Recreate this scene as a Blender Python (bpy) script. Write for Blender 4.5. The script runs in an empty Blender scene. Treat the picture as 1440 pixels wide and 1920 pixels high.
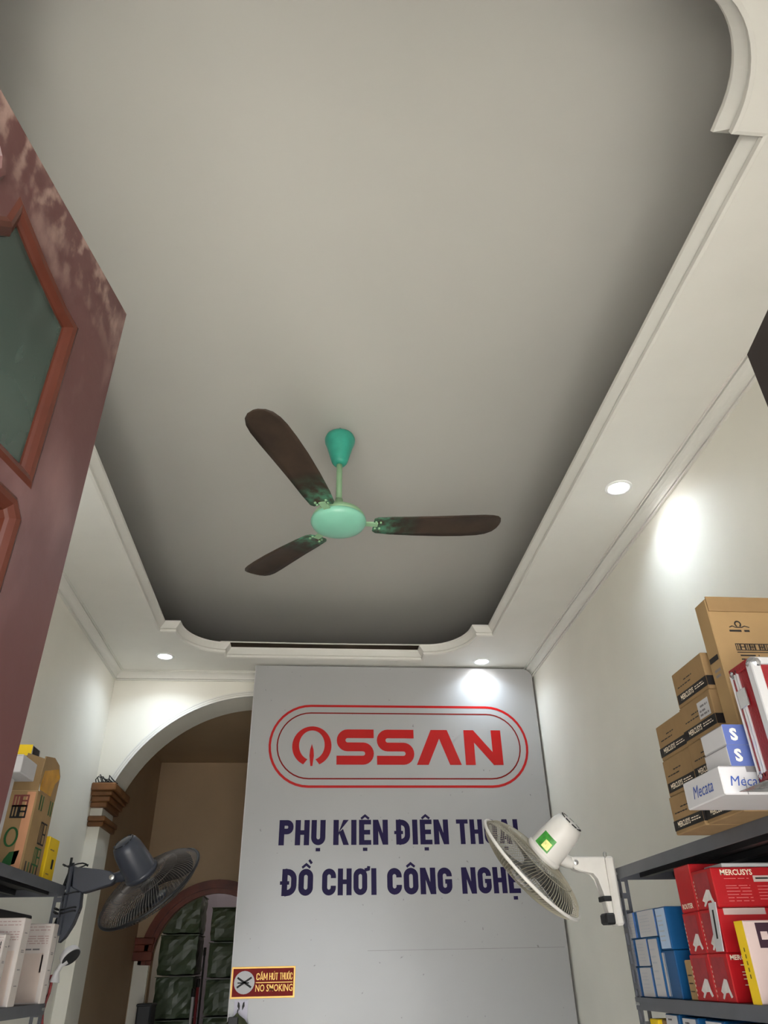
import bpy, bmesh, math, random
from mathutils import Vector, Matrix

# ------------------------------------------------------------------ camera, world, light, exposure
SC = bpy.context.scene
COL = SC.collection
EYE = 1.6                                    # eye height above the floor; heights below are given from the eye line

def set_camera():
    cam = bpy.data.cameras.new('camera')
    cam.sensor_fit = 'HORIZONTAL'; cam.sensor_width = 36.0
    cam.lens = 36.0 * 1358.0 / 1440.0
    cam.clip_start = 0.02
    o = bpy.data.objects.new('camera', cam); COL.objects.link(o)
    yaw, pitch, roll = 0.0998, 0.5674, -0.0219
    f = Vector((math.sin(yaw) * math.cos(pitch), math.cos(yaw) * math.cos(pitch), math.sin(pitch)))
    r = Vector((math.cos(yaw), -math.sin(yaw), 0)); u = r.cross(f)
    r2 = math.cos(roll) * r + math.sin(roll) * u
    u2 = -math.sin(roll) * r + math.cos(roll) * u
    m = Matrix((r2, u2, -f)).transposed().to_4x4()
    m.translation = Vector((0, 0, EYE))
    o.matrix_world = m
    SC.camera = o
set_camera()

world = bpy.data.worlds.new('overcast_sky'); SC.world = world
world.use_nodes = True
bg = world.node_tree.nodes['Background']
bg.inputs[0].default_value = (0.93, 0.97, 1.0, 1); bg.inputs[1].default_value = 1.55

sun_d = bpy.data.lights.new('sun', 'SUN'); sun_d.energy = 9.0; sun_d.angle = math.radians(3); sun_d.color = (1.0, .985, .96)
sun_o = bpy.data.objects.new('sun', sun_d); COL.objects.link(sun_o)
sun_o.rotation_euler = Vector((.45, -.30, -.84)).to_track_quat('-Z', 'Y').to_euler()   # high over the house, falling on the street

LAMP_POWER = .5                             # watts of each recessed lamp
vs = SC.view_settings
vs.view_transform = 'Standard'; vs.look = 'None'; vs.gamma = 1.0; vs.use_curve_mapping = False
vs.exposure = 2.42

# ------------------------------------------------------------------ helpers
random.seed(7)
def lin(c):
    return tuple((v / 255 / 12.92 if v / 255 <= .04045 else ((v / 255 + .055) / 1.055) ** 2.4) for v in c)

MATS = {}
def mat(name, col, rough=.6, metal=0.0, var=.08, scale=9.0, bump=0.0, bscale=80.0, spec=.4, emit=0, alpha=1.0, trans=0.0, coat=0.0):
    if name in MATS: return MATS[name]
    m = bpy.data.materials.new(name); m.use_nodes = True
    nt = m.node_tree; b = nt.nodes['Principled BSDF']
    c = lin(col)
    b.inputs['Roughness'].default_value = rough; b.inputs['Metallic'].default_value = metal
    b.inputs['Specular IOR Level'].default_value = spec
    b.inputs['Transmission Weight'].default_value = trans
    b.inputs['Alpha'].default_value = alpha
    b.inputs['Coat Weight'].default_value = coat
    tc = nt.nodes.new('ShaderNodeTexCoord')
    n = nt.nodes.new('ShaderNodeTexNoise'); n.inputs['Scale'].default_value = scale; n.inputs['Detail'].default_value = 5
    nt.links.new(tc.outputs['Object'], n.inputs['Vector'])
    r = nt.nodes.new('ShaderNodeValToRGB')
    r.color_ramp.elements[0].position = .3; r.color_ramp.elements[1].position = .7
    r.color_ramp.elements[0].color = tuple(min(1, v * (1 - var)) for v in c) + (1,)
    r.color_ramp.elements[1].color = tuple(min(1, v * (1 + var)) for v in c) + (1,)
    nt.links.new(n.outputs['Fac'], r.inputs['Fac'])
    nt.links.new(r.outputs['Color'], b.inputs['Base Color'])
    if bump:
        n2 = nt.nodes.new('ShaderNodeTexNoise'); n2.inputs['Scale'].default_value = bscale; n2.inputs['Detail'].default_value = 4
        nt.links.new(tc.outputs['Object'], n2.inputs['Vector'])
        bp = nt.nodes.new('ShaderNodeBump'); bp.inputs['Strength'].default_value = bump; bp.inputs['Distance'].default_value = .004
        nt.links.new(n2.outputs['Fac'], bp.inputs['Height']); nt.links.new(bp.outputs['Normal'], b.inputs['Normal'])
    if emit:
        b.inputs['Emission Color'].default_value = c + (1,); b.inputs['Emission Strength'].default_value = emit
    MATS[name] = m
    return m

def add_specks(m, col, lo, hi, scale, stretch=(1, 1, 1), amount=1.0, detail=8, mask=None):
    """blotches / stains of another colour over a material, from thresholded noise; mask=(axis,a,b): only where object coordinate runs a->b"""
    nt = m.node_tree; b = nt.nodes['Principled BSDF']
    src = b.inputs['Base Color'].links[0].from_socket
    tc = nt.nodes.new('ShaderNodeTexCoord'); mp = nt.nodes.new('ShaderNodeMapping'); mp.inputs['Scale'].default_value = stretch
    n = nt.nodes.new('ShaderNodeTexNoise'); n.inputs['Scale'].default_value = scale; n.inputs['Detail'].default_value = detail
    nt.links.new(tc.outputs['Object'], mp.inputs['Vector']); nt.links.new(mp.outputs['Vector'], n.inputs['Vector'])
    mr = nt.nodes.new('ShaderNodeMapRange'); mr.inputs['From Min'].default_value = lo; mr.inputs['From Max'].default_value = hi
    mr.inputs['To Max'].default_value = amount
    nt.links.new(n.outputs['Fac'], mr.inputs['Value'])
    fac = mr.outputs['Result']
    if mask:
        sx = nt.nodes.new('ShaderNodeSeparateXYZ'); nt.links.new(tc.outputs['Object'], sx.inputs[0])
        m2 = nt.nodes.new('ShaderNodeMapRange'); m2.inputs['From Min'].default_value = mask[1]; m2.inputs['From Max'].default_value = mask[2]
        nt.links.new(sx.outputs['XYZ'.index(mask[0])], m2.inputs['Value'])
        mu = nt.nodes.new('ShaderNodeMath'); mu.operation = 'MULTIPLY'
        nt.links.new(fac, mu.inputs[0]); nt.links.new(m2.outputs['Result'], mu.inputs[1]); fac = mu.outputs[0]
    mx = nt.nodes.new('ShaderNodeMix'); mx.data_type = 'RGBA'
    nt.links.new(fac, mx.inputs['Factor']); nt.links.new(src, mx.inputs['A'])
    mx.inputs['B'].default_value = lin(col) + (1,)
    nt.links.new(mx.outputs['Result'], b.inputs['Base Color'])

def wm(o):
    m = o.matrix_basis.copy()
    return wm(o.parent) @ m if o.parent else m

def tag(o, label=None, cat=None, group=None, kind=None):
    if label: o['label'] = label
    if cat: o['category'] = cat
    if group: o['group'] = group
    if kind: o['kind'] = kind
    return o

def thing(name, label, cat, loc=(0, 0, 0), group=None, M=None):
    o = bpy.data.objects.new(name, None); COL.objects.link(o); o.empty_display_size = .05
    if M is not None: o.matrix_basis = M
    else: o.location = Vector(loc) + Vector((0, 0, EYE))
    return tag(o, label, cat, group)

def obj(name, bm, m, parent=None, loc=None, smooth=False, z=EYE):
    """bm holds eye-level coordinates; they are moved to the world, then into the parent's space"""
    bmesh.ops.recalc_face_normals(bm, faces=bm.faces)
    me = bpy.data.meshes.new(name)
    bm.to_mesh(me); bm.free()
    o = bpy.data.objects.new(name, me); COL.objects.link(o)
    me.materials.append(m)
    if z: me.transform(Matrix.Translation((0, 0, z)))
    if parent is not None:
        me.transform(wm(parent).inverted()); o.parent = parent
    elif loc is not None:
        o.location = Vector(loc) + Vector((0, 0, EYE)); me.transform(Matrix.Translation(-o.location))
    if smooth:
        for p in me.polygons: p.use_smooth = True
    return o

def struct(name, bm, m, parent=None, **k):
    o = obj(name, bm, m, parent, **k)
    if parent is None: o['kind'] = 'structure'
    return o

def B(): return bmesh.new()

def box(bm, x0, x1, y0, y1, z0, z1, bev=0.0, M=None):
    t = bmesh.new() if (bev or M is not None) else bm
    vs_ = [t.verts.new((x, y, z)) for x in (x0, x1) for y in (y0, y1) for z in (z0, z1)]
    for f in ((0, 1, 3, 2), (4, 6, 7, 5), (0, 4, 5, 1), (2, 3, 7, 6), (0, 2, 6, 4), (1, 5, 7, 3)):
        t.faces.new([vs_[i] for i in f])
    if bev: bmesh.ops.bevel(t, geom=t.edges[:], offset=bev, segments=1, affect='EDGES')
    if t is not bm:
        if M is not None: bmesh.ops.transform(t, matrix=M, verts=t.verts)
        merge(bm, t)
    return bm

def merge(bm, t):
    mp = {v: bm.verts.new(v.co) for v in t.verts}
    for f in t.faces: bm.faces.new([mp[v] for v in f.verts])
    t.free()

def tube(bm, pts, r, n=8, caps=True):
    pts = [Vector(p) for p in pts]
    rs = r if isinstance(r, (list, tuple)) else [r] * len(pts)
    rings = []
    ref = Vector((0, 0, 1))
    for i, p in enumerate(pts):
        d = (pts[min(i + 1, len(pts) - 1)] - pts[max(i - 1, 0)]).normalized()
        a = ref if abs(d.dot(ref)) < .9 else Vector((1, 0, 0))
        if i == 0: s = d.cross(a).normalized()
        else: s = (s - d * s.dot(d)).normalized()
        t = d.cross(s)
        rings.append([bm.verts.new(p + rs[i] * (math.cos(k * math.tau / n) * s + math.sin(k * math.tau / n) * t)) for k in range(n)])
    for a, b in zip(rings, rings[1:]):
        for k in range(n): bm.faces.new((a[k], a[(k + 1) % n], b[(k + 1) % n], b[k]))
    if caps and n > 2: bm.faces.new(rings[0][::-1]); bm.faces.new(rings[-1])
    return bm

def lathe(bm, prof, n=32, M=None, cap=True):
    """prof: list of (radius, z), turned round z, then moved by M"""
    M = M or Matrix()
    rings = []
    for r, z in prof:
        if r < 1e-6: rings.append([bm.verts.new(M @ Vector((0, 0, z)))])
        else: rings.append([bm.verts.new(M @ Vector((r * math.cos(k * math.tau / n), r * math.sin(k * math.tau / n), z))) for k in range(n)])
    for a, b in zip(rings, rings[1:]):
        for k in range(n):
            if len(a) == 1 and len(b) == 1: continue
            if len(a) == 1: bm.faces.new((a[0], b[(k + 1) % n], b[k]))
            elif len(b) == 1: bm.faces.new((a[k], a[(k + 1) % n], b[0]))
            else: bm.faces.new((a[k], a[(k + 1) % n], b[(k + 1) % n], b[k]))
    if cap:
        for rg in (rings[0], rings[-1]):
            if len(rg) > 1: bm.faces.new(rg)
    return bm

def sweep(bm, path, prof, closed=False, frame=None):
    """path: plan points (a, b); prof: (offset to the right of travel, height). frame maps (a, b, h) to xyz."""
    frame = frame or (lambda a, b, h: (a, b, h))
    P = [Vector(p) for p in path]; n = len(P); rings = []
    for i, p in enumerate(P):
        d0 = (p - P[i - 1]).normalized() if (i or closed) else None
        d1 = (P[(i + 1) % n] - p).normalized() if (i < n - 1 or closed) else None
        d0 = d0 or d1; d1 = d1 or d0
        n0 = Vector((d0.y, -d0.x)); n1 = Vector((d1.y, -d1.x))
        m = n0 + n1
        m = m / max(.25, m.dot(n0)) if m.length > 1e-6 else n0
        rings.append([bm.verts.new(frame(*(p + m * o), h)) for o, h in prof])
    k = len(prof)
    for i in range(n if closed else n - 1):
        a, b = rings[i], rings[(i + 1) % n]
        for j in range(k): bm.faces.new((a[j], a[(j + 1) % k], b[(j + 1) % k], b[j]))
    if not closed: bm.faces.new(rings[0]); bm.faces.new(rings[-1][::-1])
    return bm

def prism(bm, pts, frame, h0, h1):
    """flat outline pts (a, b) given thickness from h0 to h1 along the third axis of frame"""
    lo = [bm.verts.new(frame(a, b, h0)) for a, b in pts]; hi = [bm.verts.new(frame(a, b, h1)) for a, b in pts]
    n = len(pts)
    bm.faces.new(lo); bm.faces.new(hi[::-1])
    for i in range(n): bm.faces.new((lo[i], lo[(i + 1) % n], hi[(i + 1) % n], hi[i]))
    return bm

def holed(bm, outer, inner, frame, h0, h1):
    """plate with a hole: front and back faces triangulated, rims closed"""
    sides = []
    for h in (h0, h1):
        t = bmesh.new(); loops = []
        for lp in (outer, inner):
            v = [t.verts.new((a, b, 0)) for a, b in lp]
            for i in range(len(v)): t.edges.new((v[i], v[(i + 1) % len(v)]))
        bmesh.ops.triangle_fill(t, use_beauty=True, use_dissolve=False, edges=t.edges[:])
        for v in t.verts: v.co = Vector(frame(v.co.x, v.co.y, h))
        merge(bm, t)
    for lp in (outer, inner):
        n = len(lp)
        for i in range(n):
            a, b = lp[i], lp[(i + 1) % n]
            bm.faces.new([bm.verts.new(frame(*a, h0)), bm.verts.new(frame(*b, h0)), bm.verts.new(frame(*b, h1)), bm.verts.new(frame(*a, h1))])
    bmesh.ops.remove_doubles(bm, verts=bm.verts, dist=1e-5)
    return bm

def arc(cx, cy, rx, ry, a0, a1, n):
    return [(cx + rx * math.cos(math.radians(a0 + (a1 - a0) * i / n)), cy + ry * math.sin(math.radians(a0 + (a1 - a0) * i / n))) for i in range(n + 1)]

def orient(lp):
    return sum(lp[i][0] * lp[(i + 1) % len(lp)][1] - lp[(i + 1) % len(lp)][0] * lp[i][1] for i in range(len(lp))) > 0

def stroke(bm, pts, w, F, closed=False):
    """flat pen stroke of constant width along pts, on the plane F(u, v)"""
    P = [Vector(p) for p in pts]; n = len(P); pr = []
    for i, p in enumerate(P):
        d0 = (p - P[i - 1]).normalized() if (i or closed) else None
        d1 = (P[(i + 1) % n] - p).normalized() if (i < n - 1 or closed) else None
        d0 = d0 or d1; d1 = d1 or d0
        n0 = Vector((d0.y, -d0.x)); n1 = Vector((d1.y, -d1.x)); m = n0 + n1
        m = m / max(.5, m.dot(n0)) if m.length > 1e-6 else n0
        pr.append((bm.verts.new(F(*(p + m * w / 2))), bm.verts.new(F(*(p - m * w / 2)))))
    for i in range(n if closed else n - 1):
        a, b = pr[i], pr[(i + 1) % n]
        bm.faces.new((a[0], b[0], b[1], a[1]))

def poly(bm, pts, F):
    bm.faces.new([bm.verts.new(F(*p)) for p in pts])

def text(name, s, size, m, parent, o, right, up, bold=0.0, sx=1.0, align='CENTER', italic=0):
    cu = bpy.data.curves.new('tmp', 'FONT'); cu.body = s; cu.size = size; cu.offset = bold; cu.align_x = align; cu.align_y = 'CENTER'; cu.shear = italic
    cu.resolution_u = 2
    t = bpy.data.objects.new('tmp', cu); COL.objects.link(t)
    bpy.context.view_layer.update()
    me = bpy.data.meshes.new_from_object(t.evaluated_get(bpy.context.evaluated_depsgraph_get()))
    bpy.data.objects.remove(t); bpy.data.curves.remove(cu)
    right = Vector(right); up = Vector(up)
    bm = bmesh.new(); bm.from_mesh(me); bpy.data.meshes.remove(me)
    for v in bm.verts: v.co = Vector(o) + right * v.co.x * sx + up * v.co.y
    return obj(name, bm, m, parent)

# ------------------------------------------------------------------ materials
paint = mat('cream wall paint', (230, 227, 217), .75, var=.035, scale=2.2, bump=.06, bscale=35)
ceilp = mat('white ceiling paint', (198, 196, 190), .85, var=.02, scale=1.5)
plaster = mat('white plaster moulding', (222, 220, 214), .7, var=.02, scale=5)
concrete = mat('pale floor tile', (212, 207, 198), .35, var=.06, scale=4)
pave = mat('pale street paving', (190, 186, 178), .9, var=.08, scale=1)
wood_trim = mat('orange brown varnished wood', (118, 78, 44), .45, var=.25, scale=14)
wood_dark = mat('dark red brown wood', (104, 44, 26), .42, var=.25, scale=10)
tanwall = mat('tan back room paint', (176, 152, 124), .8, var=.05, scale=2)
lav = mat('lavender wall paint', (190, 184, 204), .8, var=.03)
signw = mat('white sign laminate', (166, 166, 167), .28, var=.02, scale=3, spec=.5)
add_specks(signw, (120, 118, 118), .70, .74, 30, amount=.8, detail=3)
red = mat('sign red vinyl', (178, 20, 22), .3, var=.03)
navy = mat('sign navy vinyl', (27, 17, 62), .6, var=.05, spec=.2)
black = mat('black plastic', (22, 22, 24), .5, var=.1)
rackm = mat('dark grey rack steel', (98, 100, 107), .45, metal=.3, var=.08)
rackd = mat('blackened shelf steel', (38, 38, 40), .5, metal=.2, var=.1)
steel = mat('bare zinc steel', (170, 170, 168), .35, metal=.8, var=.1)
card = mat('brown corrugated cardboard', (144, 116, 80), .85, var=.07, scale=18)
card2 = mat('tan corrugated cardboard', (158, 129, 90), .85, var=.06, scale=14)
white = mat('white box card', (190, 188, 190), .55, var=.03)
whitep = mat('white fan plastic', (208, 204, 198), .35, var=.03, scale=20)
greyp = mat('slate grey fan plastic', (54, 57, 66), .35, var=.06)
ink = mat('black ink', (28, 24, 24), .6, var=.1)
blue = mat('blue box card', (18, 78, 128), .4, var=.06)
blue2 = mat('periwinkle box card', (82, 97, 154), .45, var=.05)
paleblue = mat('pale blue box card', (176, 196, 222), .5, var=.06)
redb = mat('red box card', (174, 20, 28), .4, var=.06)
yellow = mat('yellow card', (238, 200, 26), .5, var=.06)
pink = mat('pinkish white card', (200, 177, 170), .6, var=.05)
greenink = mat('green ink', (40, 92, 48), .6, var=.15)
blueink = mat('blue ink', (52, 78, 150), .6, var=.05)
greyink = mat('grey ink', (120, 116, 118), .6, var=.1)
cream_ink = mat('cream ink', (236, 222, 200), .5, var=.05)
gold = mat('gold foil', (214, 168, 84), .35, metal=.3, var=.1)
maroon = mat('sign dark red', (122, 20, 16), .6, var=.08, spec=.2)

def V(x, y, z): return Vector((x, y, z))

# ------------------------------------------------------------------ the room shell
WL, WR, YB, YF = -1.455, 1.575, 5.2, -0.12      # left wall, right wall, back wall, front wall
HS, HC = 1.88, 2.34                              # soffit and upper ceiling
FLOOR = -EYE
XA = lambda a, b, h: (h, a, b)                   # plate standing in a y-z plane
YA = lambda a, b, h: (a, h, b)                   # plate standing in an x-z plane
ZA = lambda a, b, h: (a, b, h)                   # plate lying flat

struct('floor', box(B(), WL - .1, 1.7, -.4, 9.6, FLOOR - .08, FLOOR), concrete)
tag(struct('ground', box(B(), -14, 14, -22, -.4, FLOOR - .2, FLOOR - .1), pave), None)
struct('wall_left', box(B(), WL - .1, WL, -.3, 9.4, FLOOR, HC), paint)
struct('wall_right', box(B(), WR, WR + .1, -.3, 9.4, FLOOR, HC), paint)
struct('ceiling', box(B(), WL, WR, -.3, 6.0, HC, HC + .08), ceilp)

# back wall with the big arch (circle of radius 1.0 about (-.41, .70)), springing at z = 1.1
AX, AZ, AR = -.41, .70, 1.005
a_sp = math.degrees(math.asin((1.096 - AZ) / AR))
arch = [(-1.378, FLOOR + .001), (-1.378, 1.090)] + arc(AX, AZ, AR, AR, 180 - a_sp, a_sp, 40) + [(.558, 1.090), (.558, FLOOR + .001)]
arch_x0 = arch[0][0]
holed_bm = B(); holed(holed_bm, [(WL, FLOOR), (WR, FLOOR), (WR, HS + .012), (WL, HS + .012)], arch, YA, YB, YB + .3)
back = struct('wall_back', holed_bm, paint)
# stepped plaster band round the arch
bm = B()
for r0, r1, t in ((AR, AR + .013, .026), (AR + .017, AR + .030, .019), (AR + .034, AR + .043, .012)):
    sweep(bm, arc(AX, AZ, 1, 1, 180 - a_sp, a_sp, 40), [(-(r0 - 1), YB - t), (-(r1 - 1), YB - t), (-(r1 - 1), YB), (-(r0 - 1), YB)], frame=lambda a, b, h: (a, h, b))
struct('trim_1', bm, plaster)

# front wall: shop opening with a transom, all behind the camera
bm = B()
holed(bm, [(WL, FLOOR), (WR, FLOOR), (WR, HC), (WL, HC)], [(-1.25, FLOOR + .001), (1.36, FLOOR + .001), (1.36, .93), (-1.25, .93)], YA, YF - .15, YF)
struct('wall_front', bm, paint)
fr = B()
box(fr, -1.25, 1.36, YF - .11, YF - .03, .86, .93)
for px_ in (-1.25, -.56, .55, 1.30): box(fr, px_, px_ + .06, YF - .11, YF - .03, FLOOR, .86)
struct('trim_2', fr, wood_dark)

# tray: plan outline of the opening, counter-clockwise from the back right
sx = .30; sy = .345
out_back = [(.745, 4.89), (-.648, 4.89)]
out_rest = [(-.648, 4.89), (-.648, 4.80)] + arc(-.63, 4.455, sx, sy, 90, 180, 14)[1:] + [(-1.03, 4.455), (-1.03, .994), (-.94, .994)] + \
    arc(-.64, .994, sx, sy, 180, 270, 14)[1:] + [(-.64, .55), (.77, .55)] + arc(.77, .994, sx, sy, 270, 360, 14) + \
    [(1.16, .994), (1.16, 4.43), (1.05, 4.43)] + arc(.745, 4.43, .305, .355, 0, 90, 14)[1:] + [(.745, 4.89)]
hole = out_back + out_rest[1:-1]
bm = B(); holed(bm, [(WL, -.3), (WR, -.3), (WR, YB), (WL, YB)], hole, ZA, HS, HS + .012)
struct('ceiling_soffit', bm, plaster)
cove = mat('cove board darkened for shade', (84, 74, 64), .95, var=.15, scale=6)  # tone darkened to deepen the shade on the ceiling near the rim
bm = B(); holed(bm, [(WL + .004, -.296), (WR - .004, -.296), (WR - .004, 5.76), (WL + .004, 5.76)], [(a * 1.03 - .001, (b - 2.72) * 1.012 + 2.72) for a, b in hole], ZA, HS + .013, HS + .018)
struct('added_cove_shade_slab', bm, cove)  # dark slab added over the soffit to cut bounce light in the cove
bm = B()
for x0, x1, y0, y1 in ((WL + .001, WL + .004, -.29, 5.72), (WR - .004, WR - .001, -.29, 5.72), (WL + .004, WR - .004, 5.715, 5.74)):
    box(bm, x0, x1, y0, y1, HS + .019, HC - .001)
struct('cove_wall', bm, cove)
rim_prof = [(.0, HS + .0006), (-.011, HS + .003), (-.013, HS + .018), (-.002, HS + .019), (-.002, HS + .023), (-.010, HS + .026), (-.037, HS + .054), (-.040, HS + .066), (-.024, HS + .068), (.022, HS + .030), (.022, HS + .0006)]
struct('trim_3', sweep(B(), out_rest, rim_prof), plaster)
struct('trim_4', sweep(B(), out_back, rim_prof), plaster)
# cornice round the walls
cw = .060
cor = [(0, HS), (.062, HS), (.062, HS - .007), (.055, HS - .007), (.055, HS - .001), (.051, HS - .001), (.051, HS - .012)] + \
      [(.014 + .035 * (1 - math.sin(math.radians(q))), HS - .014 - .032 * (1 - math.cos(math.radians(q)))) for q in range(0, 91, 15)] + \
      [(.014, HS - .050), (.003, HS - .050), (.003, HS - .054), (.010, HS - .054), (.010, HS - .062), (0, HS - .062)]
struct('trim_5', sweep(B(), [(WR, -.12), (WR, YB), (WL, YB), (WL, -.12)][::-1], cor), plaster)

# pilaster capital of varnished wood at the left springing
cap = obj('trim_7', box(B(), WL, -1.300, YB - .085, YB + .37, 1.048, 1.096, .006), wood_trim, loc=(-1.38, YB, .84))
tag(cap, kind='structure')
for nm, x1, dy, z0, z1 in (('moulding', -1.318, .062, 1.020, 1.048), ('moulding', -1.334, .045, .985, 1.020), ('moulding', -1.350, .030, .952, .985), ('necking', -1.346, .034, .868, .900), ('necking', -1.356, .022, .838, .868)):
    obj(nm, box(B(), WL, x1, YB - dy, YB + .30 + dy, z0, z1, .005), wood_trim, cap)
bm = B()
for k in range(5):
    x = -1.44 + .02 * k
    tube(bm, [(x, 5.16, 1.10), (x + random.uniform(-.02, .03), 5.15, 1.115 + .04 * random.random()), (x + .02, 5.15, 1.12 + .05 * random.random()), (x + .05, 5.16, 1.10)], .004, 6)
tube(bm, [(-1.45, 5.17, 1.10), (-1.40, 5.15, 1.104), (-1.34, 5.16, 1.106), (-1.31, 5.19, 1.103)], .005, 6)
tag(obj('cable_scraps', bm, black, loc=(-1.40, 5.16, 1.098)), 'tangle of short black cable ends lying on top of the wooden pilaster capital', 'cable')

# ------------------------------------------------------------------ back rooms through the arch
Y2 = 7.2
struct('ceiling_back_room', box(B(), WL, WR, YB + .3, 9.3, 1.72, 1.80), tanwall)
struct('wall_left_back_room', box(B(), WL, WL + .012, YB + .3, Y2, FLOOR, 1.72), tanwall)
a2x, a2z, a2r = -.80, .12, .505
in2 = [(a2x - a2r, FLOOR + .001)] + arc(a2x, a2z, a2r, a2r, 180, 0, 28) + [(a2x + a2r, FLOOR + .001)]
bm = B(); holed(bm, [(WL + .012, FLOOR), (WR, FLOOR), (WR, 1.72), (WL + .012, 1.72)], in2, YA, Y2, Y2 + .12)
struct('wall_back_room', bm, tanwall)
bm = B()
for r0, r1, t in ((a2r - .01, a2r + .03, .035), (a2r + .03, a2r + .065, .055), (a2r + .065, a2r + .098, .03)):
    sweep(bm, arc(a2x, a2z, 1, 1, 180, 0, 28), [(-(r0 - 1), Y2 - t), (-(r1 - 1), Y2 - t), (-(r1 - 1), Y2), (-(r0 - 1), Y2)], frame=lambda a, b, h: (a, h, b))
for x0, x1, z0, z1, t in ((WL + .014, -1.285, .24, .29, .07), (WL + .014, -1.295, .19, .24, .055), (WL + .014, -1.285, .125, .19, .075)):
    box(bm, x0, x1, Y2 - t, Y2, z0, z1, .004)
struct('trim_6', bm, wood_dark)
struct('pilaster_back_room', box(B(), -1.43, -1.31, Y2 - .03, Y2, FLOOR, .125), paint)
struct('wall_far', box(B(), WL, WR, 9.2, 9.3, FLOOR, 1.72), lav)

t = thing('added_fill_lamp', 'round white ceiling lamp in the far room beyond the small arch', 'lamp', (-.4, 8.75, 1.72))  # added lamp, out of view, to brighten the lavender wall and bundles
obj('fill_lamp_base', lathe(B(), [(.12, 1.72), (.12, 1.70), (.10, 1.695), (0, 1.695)], 28, Matrix.Translation((-.4, 8.75, 0)), cap=False), plaster, t)
obj('fill_lamp_dome', lathe(B(), [(.10, 1.694), (.095, 1.67), (.06, 1.65), (0, 1.642)], 28, Matrix.Translation((-.4, 8.75, 0)), cap=False), mat('added fill lamp glow', (255, 244, 226), .5, var=0, emit=9), t, smooth=True)
wrap = mat('dark green plastic wrap', (78, 92, 70), .38, var=.18, scale=9, bump=.35, bscale=14, spec=.5)
def bundle(x0, x1, y0, y1, z0, z1, label):
    b = B(); box(b, x0, x1, y0, y1, z0, z1)
    bmesh.ops.subdivide_edges(b, edges=b.edges[:], cuts=7, use_grid_fill=True)
    c = V((x0 + x1) / 2, (y0 + y1) / 2, (z0 + z1) / 2)
    for v in b.verts:
        d = v.co - c
        ex = [abs(d.x) / (x1 - x0) * 2, abs(d.y) / (y1 - y0) * 2, abs(d.z) / (z1 - z0) * 2]
        ex.sort()
        k = .10 * max(0, ex[1] - .72) / .28                      # rounded edges
        v.co = c + d * (1 - k * .5) + Vector((random.uniform(-1, 1), random.uniform(-1, 1), random.uniform(-.6, .6))) * .006
    t = thing('wrapped_bundle', label, 'bundle', (c.x, c.y, z0), 'wrapped bundles in the far room')
    obj('wrapped_goods', b, wrap, t)
    s = B()
    for q in (.36,):
        box(s, x0 - .002, x1 + .002, y0 - .006, y1, z0 + (z1 - z0) * .985, z1 + .002)
    obj('wrap_seam', s, wrap, t)
pos = ('topmost', 'second', 'third', 'fourth', 'lowest')
zt = .66
for k in range(5):
    bundle(-1.345, -1.0, 7.75, 8.2, zt - .32 * (k + 1) - (.9 if k == 9 else 0), zt - .32 * k - .008, f'dark green plastic wrapped bundle, {pos[k]} of the left stack beyond the small arch')
zt = .555
for k in range(5):
    bundle(-.905, -.56, 7.75, 8.2, zt - .28 * (k + 1), zt - .28 * k - .008, f'dark green plastic wrapped bundle, {pos[k]} of the right stack beside the sign panel')
# stands under the stacks so that they rest on something
for x0, x1, z1, l in ((-1.345, -1.0, .66 - 1.6, 'left'), (-.905, -.56, .555 - 1.4, 'right')):
    t = thing('pallet', f'low timber pallet under the {l} stack of green bundles', 'pallet', ((x0 + x1) / 2, 7.97, FLOOR))
    for i in range(4): obj('slat', box(B(), x0, x1, 7.75 + i * .12, 7.84 + i * .12, z1 - .05, z1 - .008), wood_trim, t)
    for i in range(2): obj('bearer', box(B(), x0 + .02 + i * .25, x0 + .08 + i * .25, 7.75, 8.2, FLOOR, z1 - .05), wood_trim, t)
for nm, lab, x, z1, m_, r in (('rolled_banner', 'thin red rolled banner standing between the green bundle stacks', -.956, -.02, mat('red roll', (120, 24, 34), .5), .012),
                         ('pole', 'black pole with a clip standing between the green bundle stacks', -.926, .215, black, .009),
                         ('rolled_paper', 'slim white rolled sheet standing between the green bundle stacks', -.990, -.09, white, .013)):
    b = B(); tube(b, [(x, 7.66, FLOOR), (x, 7.68, z1)], r, 10)
    t = obj(nm, b, m_, loc=(x, 7.66, FLOOR)); tag(t, lab, {'rolled_banner': 'banner', 'pole': 'pole', 'rolled_paper': 'roll'}[nm])
    b = B(); tube(b, [(x, 7.678, z1 - .05), (x, 7.68, z1 + .012)], r * 1.35, 10)
    obj('end_cap', b, black, t)
t = thing('speaker_box', 'dark grey box standing against the jamb of the small arch', 'box', (-1.24, 6.98, FLOOR))
obj('body', box(B(), -1.30, -1.19, 6.86, 7.08, FLOOR, -.165, .012), mat('charcoal shell', (52, 54, 58), .5), t)
obj('lid', box(B(), -1.305, -1.185, 6.855, 7.085, -.18, -.160, .006), mat('charcoal shell', (52, 54, 58)), t)

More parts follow.
